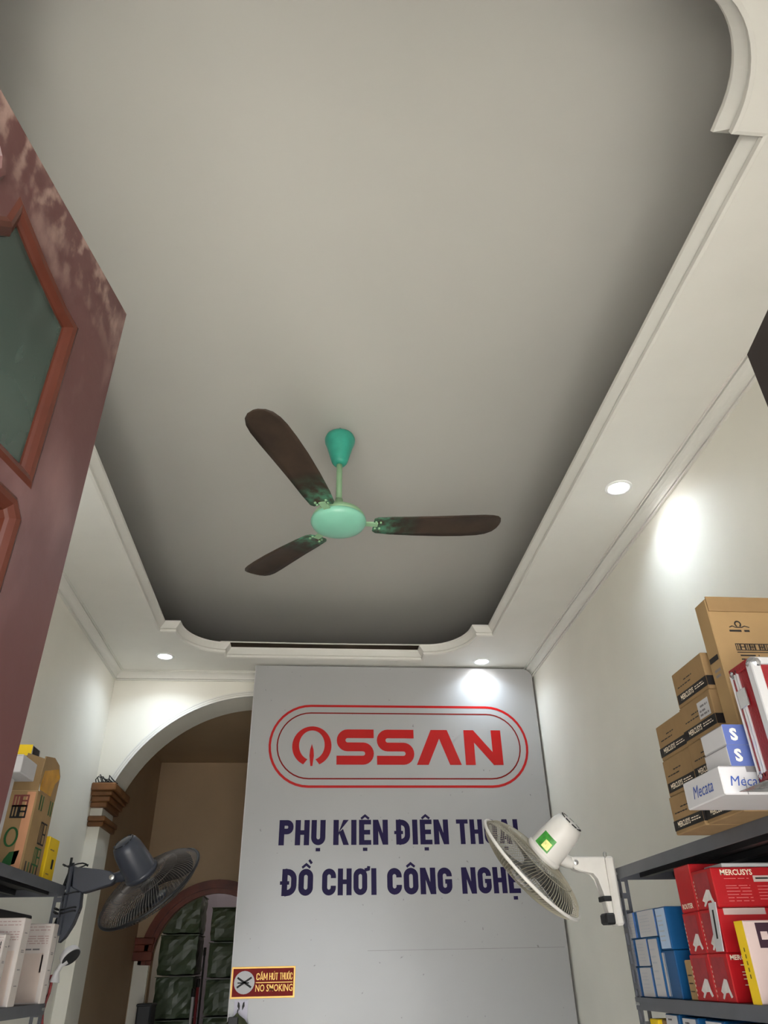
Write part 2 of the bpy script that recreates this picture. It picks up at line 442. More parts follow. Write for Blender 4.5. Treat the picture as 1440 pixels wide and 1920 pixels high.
# ------------------------------------------------------------------ recessed lamps
glow = mat('lamp diffuser glow', (255, 255, 255), .5, var=0, emit=12)
trimw = mat('white lamp ring', (236, 236, 236), .35, var=.01)
def downlight(x, y, label):
    t = thing('recessed_downlight', label, 'downlight', (x, y, HS), 'recessed downlights in the ceiling border')
    obj('trim_ring', lathe(B(), [(.044, HS), (.046, HS - .006), (.058, HS - .006), (.062, HS - .001), (.062, HS)], 28, Matrix.Translation((x, y, 0)), cap=False), trimw, t, smooth=True)
    obj('diffuser', lathe(B(), [(0, HS - .003), (.045, HS - .003), (.045, HS - .001), (0, HS - .001)], 28, Matrix.Translation((x, y, 0)), cap=False), glow, t)
    l = bpy.data.lights.new('lamp', 'AREA'); l.shape = 'DISK'; l.size = .085; l.energy = LAMP_POWER; l.color = (.72, .87, 1.0); l.spread = math.radians(136)
    o = bpy.data.objects.new('lamp', l); COL.objects.link(o); o.parent = t; o.location = (0, 0, -.009)
downlight(1.36, 2.66, 'lit round downlight in the border beside the right wall cornice')
downlight(1.17, 4.88, 'lit round downlight in the corner just above the sign panel')
downlight(-1.055, 4.87, 'lit round downlight in the border above the plaster arch')
downlight(-1.25, 2.66, 'lit round downlight in the left border behind the open door leaf')

# thin strip sagging in the cove over the back rim
bm = B()
pts = [(-.675 + 1.45 * k / 16, 4.772, HS + .073 - (.004 * math.sin(math.pi * k / 16) if 0 < k < 16 else 0)) for k in range(17)]
tube(bm, pts, .0045, 6)
tag(obj('light_strip', bm, plaster, loc=(.05, 4.772, HS + .07)), 'thin pale unlit strip sagging in the dark slot above the back rim', 'light strip')

# ------------------------------------------------------------------ ceiling fan
def ceiling_fan():
    K = HC / 2.21                                          # size factor of the whole fan
    cx, cy = .074, 2.88
    mint = mat('mint green enamel', (138, 206, 180), .35, var=.04, scale=12, coat=.3)
    teal = mat('teal enamel', (62, 168, 146), .4, var=.1, scale=22)
    rodm = mat('pale green enamel rod', (150, 190, 150), .45, var=.08)
    T = Matrix.Translation((cx, cy, 0)) @ Matrix.Scale(K, 4)
    t = thing('ceiling_fan', 'old three-blade ceiling fan with mint hub and dirty brown blades under the tray ceiling', 'ceiling fan', (cx, cy, HC))
    b = B(); tube(b, [(cx, cy, HC), (cx, cy, 2.19 * K), (cx + .012, cy, 2.178 * K), (cx, cy, 2.166 * K)], .006, 8); obj('hook', b, steel, t)
    obj('ceiling_canopy', lathe(B(), [(.018, 2.168), (.050, 2.166), (.066, 2.156), (.072, 2.140), (.070, 2.122), (.061, 2.098), (.052, 2.065), (.044, 2.035), (.036, 2.008), (.026, 1.994), (.014, 1.992)], 32, T), teal, t, smooth=True)
    obj('rod', lathe(B(), [(.0135, 2.05), (.0135, 1.79)], 16, T), rodm, t, smooth=True)
    obj('rod_collar', lathe(B(), [(.018, 1.80), (.020, 1.775), (.034, 1.755), (.034, 1.735)], 20, T), rodm, t, smooth=True)
    motor = obj('motor_housing', lathe(B(), [(.03, 1.752), (.075, 1.742), (.105, 1.722), (.117, 1.704), (.117, 1.690)], 40, T), rodm, t, smooth=True)
    obj('bottom_cover', lathe(B(), [(.117, 1.694), (.122, 1.688), (.122, 1.678), (.113, 1.663), (.09, 1.650), (.06, 1.642), (.03, 1.639), (0, 1.638)], 48, T), mint, t, smooth=True)
    # blade colour: dirt brown towards the tip, worn teal at the root, with object x running along the blade
    bl = mat('fan blade dirt brown', (66, 52, 42), .55, var=.25, scale=9)
    add_specks(bl, (80, 140, 112), .38, .62, 26, amount=1.0, mask=('X', .36, .22))
    add_specks(bl, (40, 30, 24), .48, .62, 5, amount=.6)
    L = [.155, .17, .24, .36, .48, .58, .65, .69, .72, .737, .745]
    Wd = [.088, .112, .128, .142, .154, .160, .158, .146, .118, .076, .02]
    for k, ang in enumerate((4, -116, 124)):
        bm = B(); top = []; bot = []
        nS = 6
        for x, w in zip(L, Wd):
            s = (x - .155) / .59
            rows = []
            for j in range(nS + 1):
                v = (j / nS - .5) * w
                sweepback = .010 * math.sin(s * math.pi)
                z = .056 * s - v * math.tan(math.radians(5.5 - 2 * s)) - .15 * v * v / .1
                rows.append((x, v + sweepback, z))
            top.append([bm.verts.new((a, b_, c_ + .0015)) for a, b_, c_ in rows]); bot.append([bm.verts.new((a, b_, c_ - .0015)) for a, b_, c_ in rows])
        for i in range(len(L) - 1):
            for j in range(nS):
                bm.faces.new((top[i][j], top[i][j + 1], top[i + 1][j + 1], top[i + 1][j])); bm.faces.new((bot[i][j], bot[i + 1][j], bot[i + 1][j + 1], bot[i][j + 1]))
            for j in (0, nS): bm.faces.new((top[i][j], top[i + 1][j], bot[i + 1][j], bot[i][j]))
        for i in (0, len(L) - 1):
            for j in range(nS): bm.faces.new((top[i][j], top[i][j + 1], bot[i][j + 1], bot[i][j]))
        o = obj('blade', bm, bl, smooth=True, z=0)
        o.parent = t; o.location = (0, 0, 1.682 * K - HC); o.scale = (K, K, K); o.rotation_euler = (0, 0, math.radians(ang))
        bm = B(); box(bm, .10, .175, -.016, .016, -.004, .004, .002)
        for q in (.165, .185):
            for v in (-.025, .025): box(bm, q - .004, q + .004, v - .004, v + .004, -.008, -.001)
        i_ = obj('blade_iron', bm, rodm, z=0); i_.parent = o
ceiling_fan()

# ------------------------------------------------------------------ sign panel with lettering
PY = 4.99
panel = thing('sign_panel', 'tall white sign panel with red logo and navy lettering against the back wall', 'sign', (.56, PY, FLOOR))
pout = [(-.437, FLOOR), (1.558, FLOOR), (1.558, 1.80)] + arc(1.558 - .062, 1.80, .062, .066, 0, 90, 6)[1:] + [(-.437, 1.866)]
obj('board', prism(B(), pout, YA, PY, PY + .025), signw, panel)
bm = B()
for x in (-.40, .55, 1.47): box(bm, x, x + .05, PY + .026, YB - .064, FLOOR, 1.80)
obj('frame', bm, wood_trim, panel)
obj('edge_strip', box(B(), -.442, -.437, PY - .001, PY + .028, FLOOR, 1.866), white, panel)
obj('joint_line', box(B(), .345, 1.54, PY - .0006, PY, .1145, .1170), mat('pale grey joint', (140, 138, 138), .6), panel)  # thin grey line at the seam between two sheets
FP = lambda a, b: (a, PY - .0008, b)
# the pill-shaped double border
bm = B()
def pill(x0, x1, z0, z1):
    r = (z1 - z0) / 2
    return arc(x1 - r, z0 + r, r, r, -90, 90, 20) + arc(x0 + r, z0 + r, r, r, 90, 270, 20)
stroke(bm, pill(-.306, 1.458, 1.042, 1.578), .016, FP, True)
obj('logo_border', bm, red, panel)
bm = B(); stroke(bm, pill(-.256, 1.408, 1.092, 1.528), .009, FP, True)
obj('logo_inner_border', bm, maroon, panel)
# logo letters: O ring with a flame, two square S, A without bar, N
z0, z1 = 1.182, 1.417
bm = B()
cxo, czo = -.024, 1.304
outer = arc(cxo, czo, .132, .132, -66, 246, 40); inner = arc(cxo, czo + .006, .086, .098, -72, 252, 40)
for i in range(40): poly(bm, [outer[i], outer[i + 1], inner[i + 1], inner[i]], FP)
poly(bm, [(cxo, 1.318), (cxo + .012, 1.28), (cxo + .016, 1.24), (cxo + .008, 1.173), (cxo - .006, 1.173), (cxo - .014, 1.24), (cxo - .011, 1.28)], FP)
obj('logo_letter', bm, red, panel)
def letter_S(x0, x1):
    bm = B(); w = .059; h = w / 2; zm = (z0 + z1) / 2; r = zm - z0 - h if False else (z1 - z0 - w) / 4
    pts = [(x1, z1 - h)] + arc(x0 + h + r, z1 - h - r, r, r, 90, 270, 12) + arc(x1 - h - r, zm - r, r, r, 90, -90, 12) + [(x0, z0 + h)]
    stroke(bm, pts, w, FP)
    obj('logo_letter', bm, red, panel)
letter_S(.143, .395); letter_S(.416, .670)
bm = B()
poly(bm, [(.685, z0), (.790, z1), (.846, z1), (.846, z1 - .06), (.820, 1.30), (.765, z0)], FP)
poly(bm, [(.846, z1), (.903, z1), (.992, z0), (.912, z0), (.846, z1 - .06)], FP)
obj('logo_letter', bm, red, panel)
bm = B()
poly(bm, [(1.020, z0), (1.020, z1), (1.088, z1), (1.088, z0)], FP)
poly(bm, [(1.212, z0), (1.212, z1), (1.280, z1), (1.280, z0)], FP)
poly(bm, [(1.088, z1), (1.214, z0 + .085), (1.214, z0), (1.088, z1 - .085)], FP)
obj('logo_letter', bm, red, panel)

def glyph(bm, ch, x, z, W, H, w, F):
    """condensed bold capital drawn with flat strokes; returns nothing"""
    h = w / 2; lay = [0]                         # each stroke lies a hair in front of the one before
    def G(a, b):
        p = F(x + a, z + b); return (p[0], p[1] - lay[0] * 4e-5, p[2])
    def up(): lay[0] += 1
    r = min(W / 2 - h, .3 * H)
    def ln(*p, ww=w): up(); stroke(bm, p, ww, G)
    def pg(pts): up(); poly(bm, pts, G)
    wb = w * .82; hb = wb / 2
    if ch == 'I': ln((W / 2, 0), (W / 2, H))
    elif ch == 'H': ln((h, 0), (h, H)); ln((W - h, 0), (W - h, H)); ln((h, H * .5), (W - h, H * .5), ww=wb)
    elif ch == 'N': ln((h, 0), (h, H)); ln((W - h, 0), (W - h, H)); pg([(w * .3, H), (w, H), (W - w * .3, 0), (W - w, 0)])
    elif ch == 'T': ln((0, H - hb), (W, H - hb), ww=wb); ln((W / 2, 0), (W / 2, H))
    elif ch == 'E':
        ln((h, 0), (h, H))
        for b in (hb, H * .5, H - hb): ln((h, b), (W * (.92 if b == H * .5 else 1), b), ww=wb)
    elif ch == 'P':
        ln((h, 0), (h, H)); zz = H * .43 + h
        rr = min(W - w - h, (H - h - zz) / 2) * .9
        ln(*([(h, H - h)] + arc(W - h - rr, H - h - rr, rr, rr, 90, 0, 6) + arc(W - h - rr, zz + rr, rr, rr, 0, -90, 6) + [(h, zz)]))
    elif ch in 'DĐ':
        ln((h, 0), (h, H)); rr = W - w - h
        ln(*([(h, H - hb)] + arc(W - h - rr, H - h - rr, rr, rr, 90, 0, 6) + arc(W - h - rr, h + rr, rr, rr, 0, -90, 6) + [(h, hb)]))
        if ch == 'Đ': ln((-w * .35, H * .48), (W * .5, H * .48), ww=wb * .7)
    elif ch == 'U': ln(*([(h, H)] + arc(h + r, h + r, r, r, 180, 360, 12) + [(W - h, H)]))
    elif ch in 'OƠ':
        stroke(bm, arc(W - h - r, H - h - r, r, r, 0, 180, 12) + arc(h + r, h + r, r, r, 180, 360, 12), w, G, True)
        if ch == 'Ơ': ln((W - h, H * .93), (W + h * .5, H * .97), (W + h * .6, H * 1.08), ww=w * .6)
    elif ch == 'C': ln(*([(W - h, H * .64)] + arc(W - h - r, H - h - r, r, r, 0, 180, 12) + arc(h + r, h + r, r, r, 180, 360, 12) + [(W - h, H * .36)]))
    elif ch == 'G':
        ln(*([(W - h, H * .66)] + arc(W - h - r, H - h - r, r, r, 0, 180, 12) + arc(h + r, h + r, r, r, 180, 360, 12) + [(W - h, H * .5)]))
        ln((W * .52, H * .47), (W, H * .47), ww=wb * .9)
    elif ch == 'K':
        ln((h, 0), (h, H)); pg([(w, H * .36), (W - w * 1.05, H), (W, H), (w, H * .62 - .12 * H)])
        pg([(w * 1.05, H * .5), (W - w * 1.0, 0), (W + w * .05, 0), (W * .62, H * .64)])
    elif ch == 'M':
        ln((h, 0), (h, H)); ln((W - h, 0), (W - h, H)); pg([(w * .2, H), (w, H), (W / 2 + h * .6, H * .2), (W / 2 - h * .6, H * .2)]); pg([(W - w, H), (W - w * .2, H), (W / 2 + h * .6, H * .2), (W / 2 - h * .6, H * .2)])
    elif ch == 'A':
        pg([(0, 0), (W / 2 - w * .55, H), (W / 2 + w * .1, H), (w, 0)]); pg([(W - w, 0), (W / 2 - w * .1, H), (W / 2 + w * .55, H), (W, 0)])
        ln((w * .6, H * .26), (W - w * .6, H * .26), ww=wb * .8)

ACC = {'Ụ': ('U', '.'), 'Ệ': ('E', '^.'), 'Ạ': ('A', '.'), 'Ồ': ('O', '^`'), 'Ô': ('O', '^'), 'Ấ': ('A', "^'"), 'Ú': ('U', "'"), 'Ố': ('O', "^'")}
def word(s, x0, x1, zb, H, m, parent, F, wfac=.34, name='letter'):
    wd = {'M': 1.3, 'I': .46, 'T': .92, 'E': .86, 'K': 1.08, 'N': 1.06, 'Ơ': 1.12}
    base = [ACC.get(c, (c, ''))[0] for c in s]
    gap = .13
    tot = sum(wd.get(c, 1.0) for c in base) + gap * (len(s) - 1)
    u = (x1 - x0) / tot; x = x0; w = u * wfac
    for c, b in zip(s, base):
        W = wd.get(b, 1.0) * u; Wg = u if b == 'Ơ' else W
        bm = B(); glyph(bm, b, x, zb, Wg, H, w, F)
        a = ACC.get(c, ('', ''))[1]; cx = x + Wg / 2
        if '.' in a: poly(bm, [(cx - w * .42, zb - H * .24), (cx + w * .42, zb - H * .24), (cx + w * .42, zb - H * .11), (cx - w * .42, zb - H * .11)], F)
        if '^' in a: stroke(bm, [(cx - w * .75, zb + H * 1.04), (cx, zb + H * 1.17), (cx + w * .75, zb + H * 1.04)], w * .42, F)
        if '`' in a: stroke(bm, [(cx + w * .5, zb + H * 1.34), (cx + w * 1.0, zb + H * 1.2)], w * .45, F)
        if "'" in a: stroke(bm, [(cx + w * .3, zb + H * 1.06), (cx + w * .9, zb + H * 1.26)], w * .45, F)
        obj(name, bm, m, parent)
        x += W + gap * u
for s, x0, x1 in (('PHỤ', -.212, .081), ('KIỆN', .131, .480), ('ĐIỆN', .532, .872), ('THOẠI', .925, 1.334)):
    word(s, x0, x1, .690, .148, navy, panel, FP, .375)
for s, x0, x1 in (('ĐỒ', -.178, .012), ('CHƠI', .067, .406), ('CÔNG', .469, .876), ('NGHỆ', .937, 1.307)):
    word(s, x0, x1, .408, .148, navy, panel, FP, .375)

# no smoking plate and small paper below it
ns = thing('no_smoking_sign', 'red and gold no smoking plate stuck low on the white sign panel', 'sign', (-.255, PY, -.105))
obj('plate', box(B(), -.437, -.074, PY - .005, PY - .0012, -.105, .048, .001), gold, ns)
F2 = lambda a, b: (a, PY - .0058, b)
F3 = lambda a, b: (a, PY - .0064, b)
F4 = lambda a, b: (a, PY - .0070, b)
bm = B(); poly(bm, [(-.428, -.096), (-.083, -.096), (-.083, .039), (-.428, .039)], F2); obj('red_field', bm, maroon, ns)
bm = B(); poly(bm, arc(-.362, -.028, .058, .056, 0, 345, 23), F3); obj('white_disc', bm, white, ns)
bm = B(); stroke(bm, [(-.402, -.004), (-.322, -.052)], .010, F4); stroke(bm, [(-.402, -.052), (-.322, -.004)], .010, F4); stroke(bm, [(-.400, -.030), (-.335, -.030)], .006, F4); obj('crossed_cigarette', bm, ink, ns)
word('CẤM', -.295, -.232, -.018, .034, gold, ns, F3, .26); word('HÚT', -.222, -.172, -.018, .034, gold, ns, F3, .26); word('THUỐC', -.162, -.090, -.018, .034, gold, ns, F3, .26)
bm = B(); stroke(bm, [(-.297, -.030), (-.088, -.030)], .004, F3); obj('rule_line', bm, gold, ns)
text('lettering', 'NO SMOKING', .048, gold, ns, (-.192, PY - .0064, -.058), (1, 0, 0), (0, 0, 1), bold=.0004, sx=.70)
pp = obj('paper_notice', box(B(), -.409, -.333, PY - .0024, PY - .0012, -.225, -.112), mat('pale lilac paper', (206, 202, 216), .7), loc=(-.37, PY, -.225))
tag(pp, 'small pale paper notice with two dark strokes below the no smoking plate', 'paper')
bm = B(); F5 = lambda a, b: (a, PY - .0030, b)
for q in (-1, 1): poly(bm, [(-.371 + q * .008, -.160), (-.371 + q * .020, -.140), (-.371 + q * .018, -.118), (-.371 + q * .010, -.124), (-.371 + q * .006, -.140)], F5)
obj('printed_strokes', bm, ink, pp)
bg_ = thing('hanging_pouch', 'black and olive pointed pouch hanging below the paper notice', 'pouch', (-.40, PY - .05, -.42))
bm = B(); lathe(bm, [(0, -.165), (.014, -.18), (.045, -.20), (.075, -.24), (.085, -.32), (.07, -.40), (0, -.42)], 20, Matrix.Translation((-.385, PY - .05, 0)) @ Matrix.Diagonal((1, .5, 1, 1))); obj('pouch_body', bm, mat('dark olive cloth', (58, 62, 38), .8, var=.3, scale=20), bg_, smooth=True)
bm = B(); tube(bm, [(-.385, PY - .05, -.165), (-.385, PY - .02, -.155), (-.385, PY - .002, -.158)], .003, 6); obj('hanging_loop', bm, black, bg_)
bm = B(); box(bm, -.43, -.375, PY - .094, PY - .078, -.30, -.185, .004); obj('black_flap', bm, black, bg_)

# ------------------------------------------------------------------ door leaves near the camera
def door_leaf(name, label, E, ang, width, face, dm, mm):
    """E: top of the free edge; leaf runs back from it along the direction ang (degrees right of +y); face=+1 shows its face to +x"""
    d = Vector((math.sin(math.radians(ang)), math.cos(math.radians(ang)), 0)); n = Vector((d.y, -d.x, 0)) * face
    K = 1.4                                                  # leaf size: dimensions below are for a 0.6 m leaf
    E = Vector(E); top = E.z; bot = (FLOOR + .02) / K
    t = thing(name, label, 'door', ((E - d * width) * K).xy.to_3d() + Vector((0, 0, FLOOR)))
    F = lambda s, z, h: tuple((Vector((E.x, E.y, 0)) - d * s + n * h + Vector((0, 0, z))) * K)
    # the leaf body with two cut-outs: glass light above, wood panel below
    S0, S1 = .069, width - .069
    mid = width / 2
    half = [(S0, .33), (S0, top - .094), (.091, top - .091), (.135, top - .078), (.179, top - .061), (.183, top - .092), (.205, top - .118), (.25, top - .130)]
    light_out = half + [(width - a, b) for a, b in half[::-1]]
    light_out[0] = (S0, .33)
    low = [(S0, -1.0), (S0, .298), (.080, .310), (width - .080, .310), (width - S0, .298), (width - S0, -1.0)]
    bm = B()
    # stiles and rails as one plate with two holes: build upper and lower plates that meet on the middle rail
    holed(bm, [(0, .32), (width, .32), (width, top), (0, top)], light_out, F, -.04, 0)
    holed(bm, [(0, bot), (width, bot), (width, .32), (0, .32)], low, F, -.04, 0)
    obj('door_frame', bm, dm, t)
    for nm, lp in (('glazing_bead', light_out), ('panel_bead', low)):
        bm = B(); sweep(bm, lp, [(.002, .0), (-.002, .002), (-.006, .001), (-.010, -.002), (-.012, -.004), (-.012, -.010), (.002, -.010)] if orient(lp) else [(-.002, .0), (.002, .002), (.006, .001), (.010, -.002), (.012, -.004), (.012, -.010), (-.002, -.010)], closed=True, frame=F)
        obj(nm, bm, mm, t)
    gm = mat('dusty dark green glass', (42, 54, 48), .25, var=.3, scale=5, spec=.6)
    add_specks(gm, (78, 92, 84), .5, .75, 9, stretch=(1, 1, .4), amount=.6)
    bm = B(); box_pts = [(S0 - .01, .325), (S1 + .01, .325), (S1 + .01, top - .05), (S0 - .01, top - .05)]
    prism(bm, box_pts, F, -.012, -.006); obj('glass_pane', bm, gm, t)
    bm = B(); prism(bm, [(S0 - .01, -1.01), (S1 + .01, -1.01), (S1 + .01, .315), (S0 - .01, .315)], F, -.022, -.014)
    prism(bm, [(S0 + .05, -.95), (S1 - .05, -.95), (S1 - .05, .25), (S0 + .05, .25)], F, -.014, -.004); obj('wood_panel', bm, mm, t)
    bm = B()
    rs = arc(mid, top - .068, .085, .03, 0, 360, 24)[:-1]
    sweep(bm, rs, [(0, 0), (.004, .005), (.009, .005), (.012, 0)], closed=True, frame=F); obj('carved_oval', bm, dm, t)
    for z in (top - .15, -.3, -1.0):
        bm = B(); tube(bm, [F(width + .004, z - .04, -.02), F(width + .004, z + .04, -.02)], .007, 8); obj('hinge', bm, steel, t)
    return t
dust = mat('maroon varnished door wood', (72, 42, 41), .4, var=.12, scale=6, bump=.1, bscale=30)
dl = door_leaf('door_leaf', 'open maroon wooden door leaf with green glass and dusty worn top edge at left', (-.216, .561, .6), 12.4, .60, 1, dust, mat('red brown door moulding', (64, 29, 19), .35, var=.2, scale=14))
add_specks(dust, (190, 166, 150), .50, .62, 40, stretch=(1, 1, .6), amount=.42, mask=('Z', 2.33, 2.47))
add_specks(dust, (176, 150, 138), .53, .66, 24, stretch=(1, 1, .5), amount=.26, mask=('Z', 2.16, 2.44))
add_specks(dust, (150, 116, 112), .55, .80, 5, stretch=(1, 1, .5), amount=.5)

dr = door_leaf('door_leaf', 'dark wooden door leaf of which only a corner shows at the right border', (.486, .572, .6), 10.2, .60, -1, mat('shade darkened door wood', (34, 22, 22), .45, var=.12, scale=6), mat('shade darkened door moulding', (44, 26, 22), .4))  # wood and moulding colours darkened to stand in for shade on this leaf

# ------------------------------------------------------------------ slotted steel racks
def slotted_post(x, y, z0, z1, sxn, syn):
    """L-section upright with punched slots; the flanges run from the corner (x, y) towards sxn (x) and syn (y)"""
    bm = B(); w = .045; th = .002
    def flange(horizontal):
        def bar(a0, a1, b0, b1):
            if horizontal: box(bm, min(x + sxn * a0, x + sxn * a1), max(x + sxn * a0, x + sxn * a1), min(y, y + syn * th), max(y, y + syn * th), b0, b1)
            else: box(bm, min(x, x + sxn * th), max(x, x + sxn * th), min(y + syn * a0, y + syn * a1), max(y + syn * a0, y + syn * a1), b0, b1)
        bar(0, .012, z0, z1); bar(.032, w, z0, z1)
        z = z0
        while z < z1 - .05:
            bar(.012, .032, z, z + .018); z += .055
        bar(.012, .032, z, z1)
    flange(True); flange(False)
    return bm
def rack(label, x0, x1, y0, y1, tops, front):
    """front = +1: the aisle side is x1; -1: it is x0"""
    t = thing('storage_rack', label, 'rack', ((x0 + x1) / 2, (y0 + y1) / 2, FLOOR))
    ztop = tops[0] - .006
    for xx, s_ in ((x0, 1), (x1, -1)):
        for yy, q in ((y0, 1), (y1, -1)):
            obj('post', slotted_post(xx, yy, FLOOR, ztop, s_, q), rackm, t)
    for z in tops:
        sh = obj('shelf', box(B(), x0 + .003, x1 - .003, y0 + .003, y1 - .003, z - .010, z), rackd, t)
        e = .0025
        for nm, b in (('front_lip', (x1 - .002, x1 + e, y0, y1) if front > 0 else (x0 - e, x0 + .002, y0, y1)),
                      ('rear_lip', (x0, x0 + .003, y0, y1) if front > 0 else (x1 - .003, x1, y0, y1)),
                      ('end_lip', (x0, x1, y1 - .001, y1 + e)), ('end_lip', (x0, x1, y0 - e, y0 + .001))):
            obj(nm, box(B(), *b, z - .036, z - .0005), rackm, sh)
        for k in range(3):
            xx = x0 + (x1 - x0) * (k + .8) / 3.4
            obj('stiffener', box(B(), xx - .012, xx + .012, y0 + .01, y1 - .01, z - .030, z - .011), rackd, sh)
        bm = B()
        for yy in (y0, y1):
            fx = x1 + e if front > 0 else x0 - e
            for q in (.012, .030):
                lathe(bm, [(.005, 0), (.005, .004), (0, .005)], 8, Matrix.Translation((fx, yy + (q if yy == y0 else -q), z - .018)) @ Matrix.Rotation(math.pi / 2 * front, 4, 'Y'))
        obj('bolts', bm, steel, sh)
    return t
RX = 1.12; RT, RM_ = .312, -.083
rack('dark grey slotted steel storage rack along the right wall', RX, 1.56, .95, 2.90, (RT, RM_, -.50, -1.05), -1)
LX = -1.00; LT, LM = .326, -.072
rack('dark grey slotted steel storage rack along the left wall beside the grey fan', -1.445, LX, 1.60, 3.45, (LT, LM, -.50, -1.05), 1)

# ------------------------------------------------------------------ wall fans
def wall_fan(name, label, C, axis, m, ringm, bladem, wire_m, bracket, R=.222, NW=104, twist=.35, sticker=None, up=None):
    C = Vector(C); a = Vector(axis).normalized()
    t = thing(name, label, 'wall fan', C - Vector((0, 0, 0)))
    zx = a.to_track_quat('Z', 'Y').to_matrix().to_4x4()
    M = Matrix.Translation(C) @ zx
    def dome(zc, r_in, n, r0=R - .002, tw=twist, wr=.0011):
        bm = B()
        for k in range(n):
            a0 = k * math.tau / n; pts = []
            for i in range(9):
                s = i / 8; rr = r0 + (r_in - r0) * s
                z = zc * (math.sin(s * math.pi / 2) ** .55 if s else 0)
                an = a0 + tw * s * (1 if zc > 0 else -1)
                pts.append(M @ Vector((rr * math.cos(an), rr * math.sin(an), z)))
            tube(bm, pts, wr, 3, caps=False)
        for q in (.45, .75):
            rr = r0 + (r_in - r0) * q; z = zc * math.sin(q * math.pi / 2) ** .55
            tube(bm, [M @ Vector((rr * math.cos(i * math.tau / 40), rr * math.sin(i * math.tau / 40), z)) for i in range(41)], .0015, 4, caps=False)
        return bm
    g = obj('rear_grille', dome(-.060, .058, NW), wire_m, t)
    g = obj('front_grille', dome(.058, .045, NW), wire_m, t)
    obj('grille_badge', lathe(B(), [(0, .064), (.040, .063), (.048, .058), (.048, .054), (0, .054)], 24, M, cap=False), m, t, smooth=True)
    bm = B()
    tube(bm, [M @ Vector((R * math.cos(i * math.tau / 56), R * math.sin(i * math.tau / 56), 0)) for i in range(57)], .0062, 8, caps=False)
    obj('cage_ring', bm, ringm, t, smooth=True)
    # three blades on a hub
    hub = obj('blade_hub', lathe(B(), [(.0, .03), (.028, .026), (.034, .0), (.034, -.02), (0, -.02)], 20, M, cap=False), bladem, t, smooth=True)
    for k in range(3):
        bm = B(); rows = []
        for i in range(8):
            s = i / 7; rr = .03 + .165 * s; half = .30 + .40 * math.sin(min(1, s * 1.25) * math.pi / 2) * (1 - .35 * max(0, s - .7) / .3)
            rows.append([bm.verts.new(M @ Vector((rr * math.cos(k * math.tau / 3 + q * half), rr * math.sin(k * math.tau / 3 + q * half), .018 * q - .004))) for q in (-1, -.5, 0, .5, 1)])
        for p, q in zip(rows, rows[1:]):
            for j in range(4): bm.faces.new((p[j], p[j + 1], q[j + 1], q[j]))
        bmesh.ops.solidify(bm, geom=bm.faces[:], thickness=.002)
        obj('blade', bm, bladem, t, smooth=False)
    # motor housing behind the cage
    mh = obj('motor_housing', lathe(B(), [(.052, -.050), (.064, -.056), (.066, -.075), (.063, -.13), (.058, -.19), (.050, -.215), (.034, -.226), (0, -.228)], 36, M, cap=False), m, t, smooth=True)
    bm = B()
    for k in range(9):
        an = k * math.tau / 9
        box(bm, -.004, .004, -.010, .010, -.0012, .0012, 0, M @ Matrix.Rotation(an, 4, 'Z') @ Matrix.Translation((.040, 0, -.2235)) @ Matrix.Rotation(math.radians(28), 4, 'Y'))
    obj('vent_slots', bm, black, mh)
    # ridge round the base of the housing
    obj('housing_collar', lathe(B(), [(.066, -.064), (.070, -.068), (.070, -.078), (.066, -.082)], 36, M, cap=False), m, mh, smooth=True)
    if sticker:
        an0, an1, za, zb = sticker
        for nm, mm_, f0, f1 in (('rating_sticker', mat('green sticker', (58, 140, 50), .4, var=.35, scale=60), 0, 1), ('sticker_picture', mat('pale yellow sticker print', (226, 222, 140), .4, var=.3, scale=90), .08, .55)):
            bm = B(); q0 = za + (zb - za) * (.12 if f0 else 0); q1 = zb - (zb - za) * (.35 if f0 else 0)
            va = []
            for i in range(7):
                an = math.radians(an0 + (an1 - an0) * (f0 + (f1 - f0) * i / 6))
                va.append([bm.verts.new(M @ Vector(((.0665 + (.0006 if f0 else 0) - .004 * (q - za) / (zb - za) * 1.0) * math.cos(an), (.0665 + (.0006 if f0 else 0) - .004 * (q - za) / (zb - za)) * math.sin(an), q))) for q in (q0, q1)])
            for p, q in zip(va, va[1:]): bm.faces.new((p[0], p[1], q[1], q[0]))
            obj(nm, bm, mm_, mh)
    bracket(t, M)
    return t

def bracket_right(t, M):
    j = M @ Vector((0, 0, -.085))
    y0, y1 = 2.868, 2.915
    plate = obj('wall_plate', box(B(), 1.080, 1.112, 2.855, 2.925, .128, .352, .008), whitep, t)
    bm = B(); lathe(bm, [(.007, 0), (.007, .014), (.004, .018), (0, .018)], 10, Matrix.Translation((1.092, 2.89, .352))); obj('adjusting_screw', bm, steel, plate)
    bm = B()
    prof = [(.952, .352), (1.082, .352), (1.082, .150), (1.066, .150), (1.054, .235), (1.046, .280), (1.030, .300), (.985, .302), (.958, .312)]
    prism(bm, prof, YA, y0, y1); bmesh.ops.bevel(bm, geom=bm.edges[:], offset=.004, segments=1, affect='EDGES')
    obj('bracket_arm', bm, whitep, t)
    obj('speed_switch', box(B(), 1.046, 1.084, 2.860, 2.922, .132, .168, .006), black, t)
    obj('grey_band', box(B(), 1.050, 1.080, 2.862, 2.920, .205, .222, .002), black, t)
    bm = B(); lathe(bm, [(.009, 0), (.009, .004), (0, .006)], 12, Matrix.Translation((.968, y0 - .002, .332)) @ Matrix.Rotation(math.pi / 2, 4, 'X')); obj('pivot_bolt', bm, steel, t)
    bm = B(); tube(bm, [(.975, 2.89, .330), (.945, 2.89, .338), tuple(j)], [.020, .024, .030], 14); obj('tilt_neck', bm, whitep, t, smooth=True)
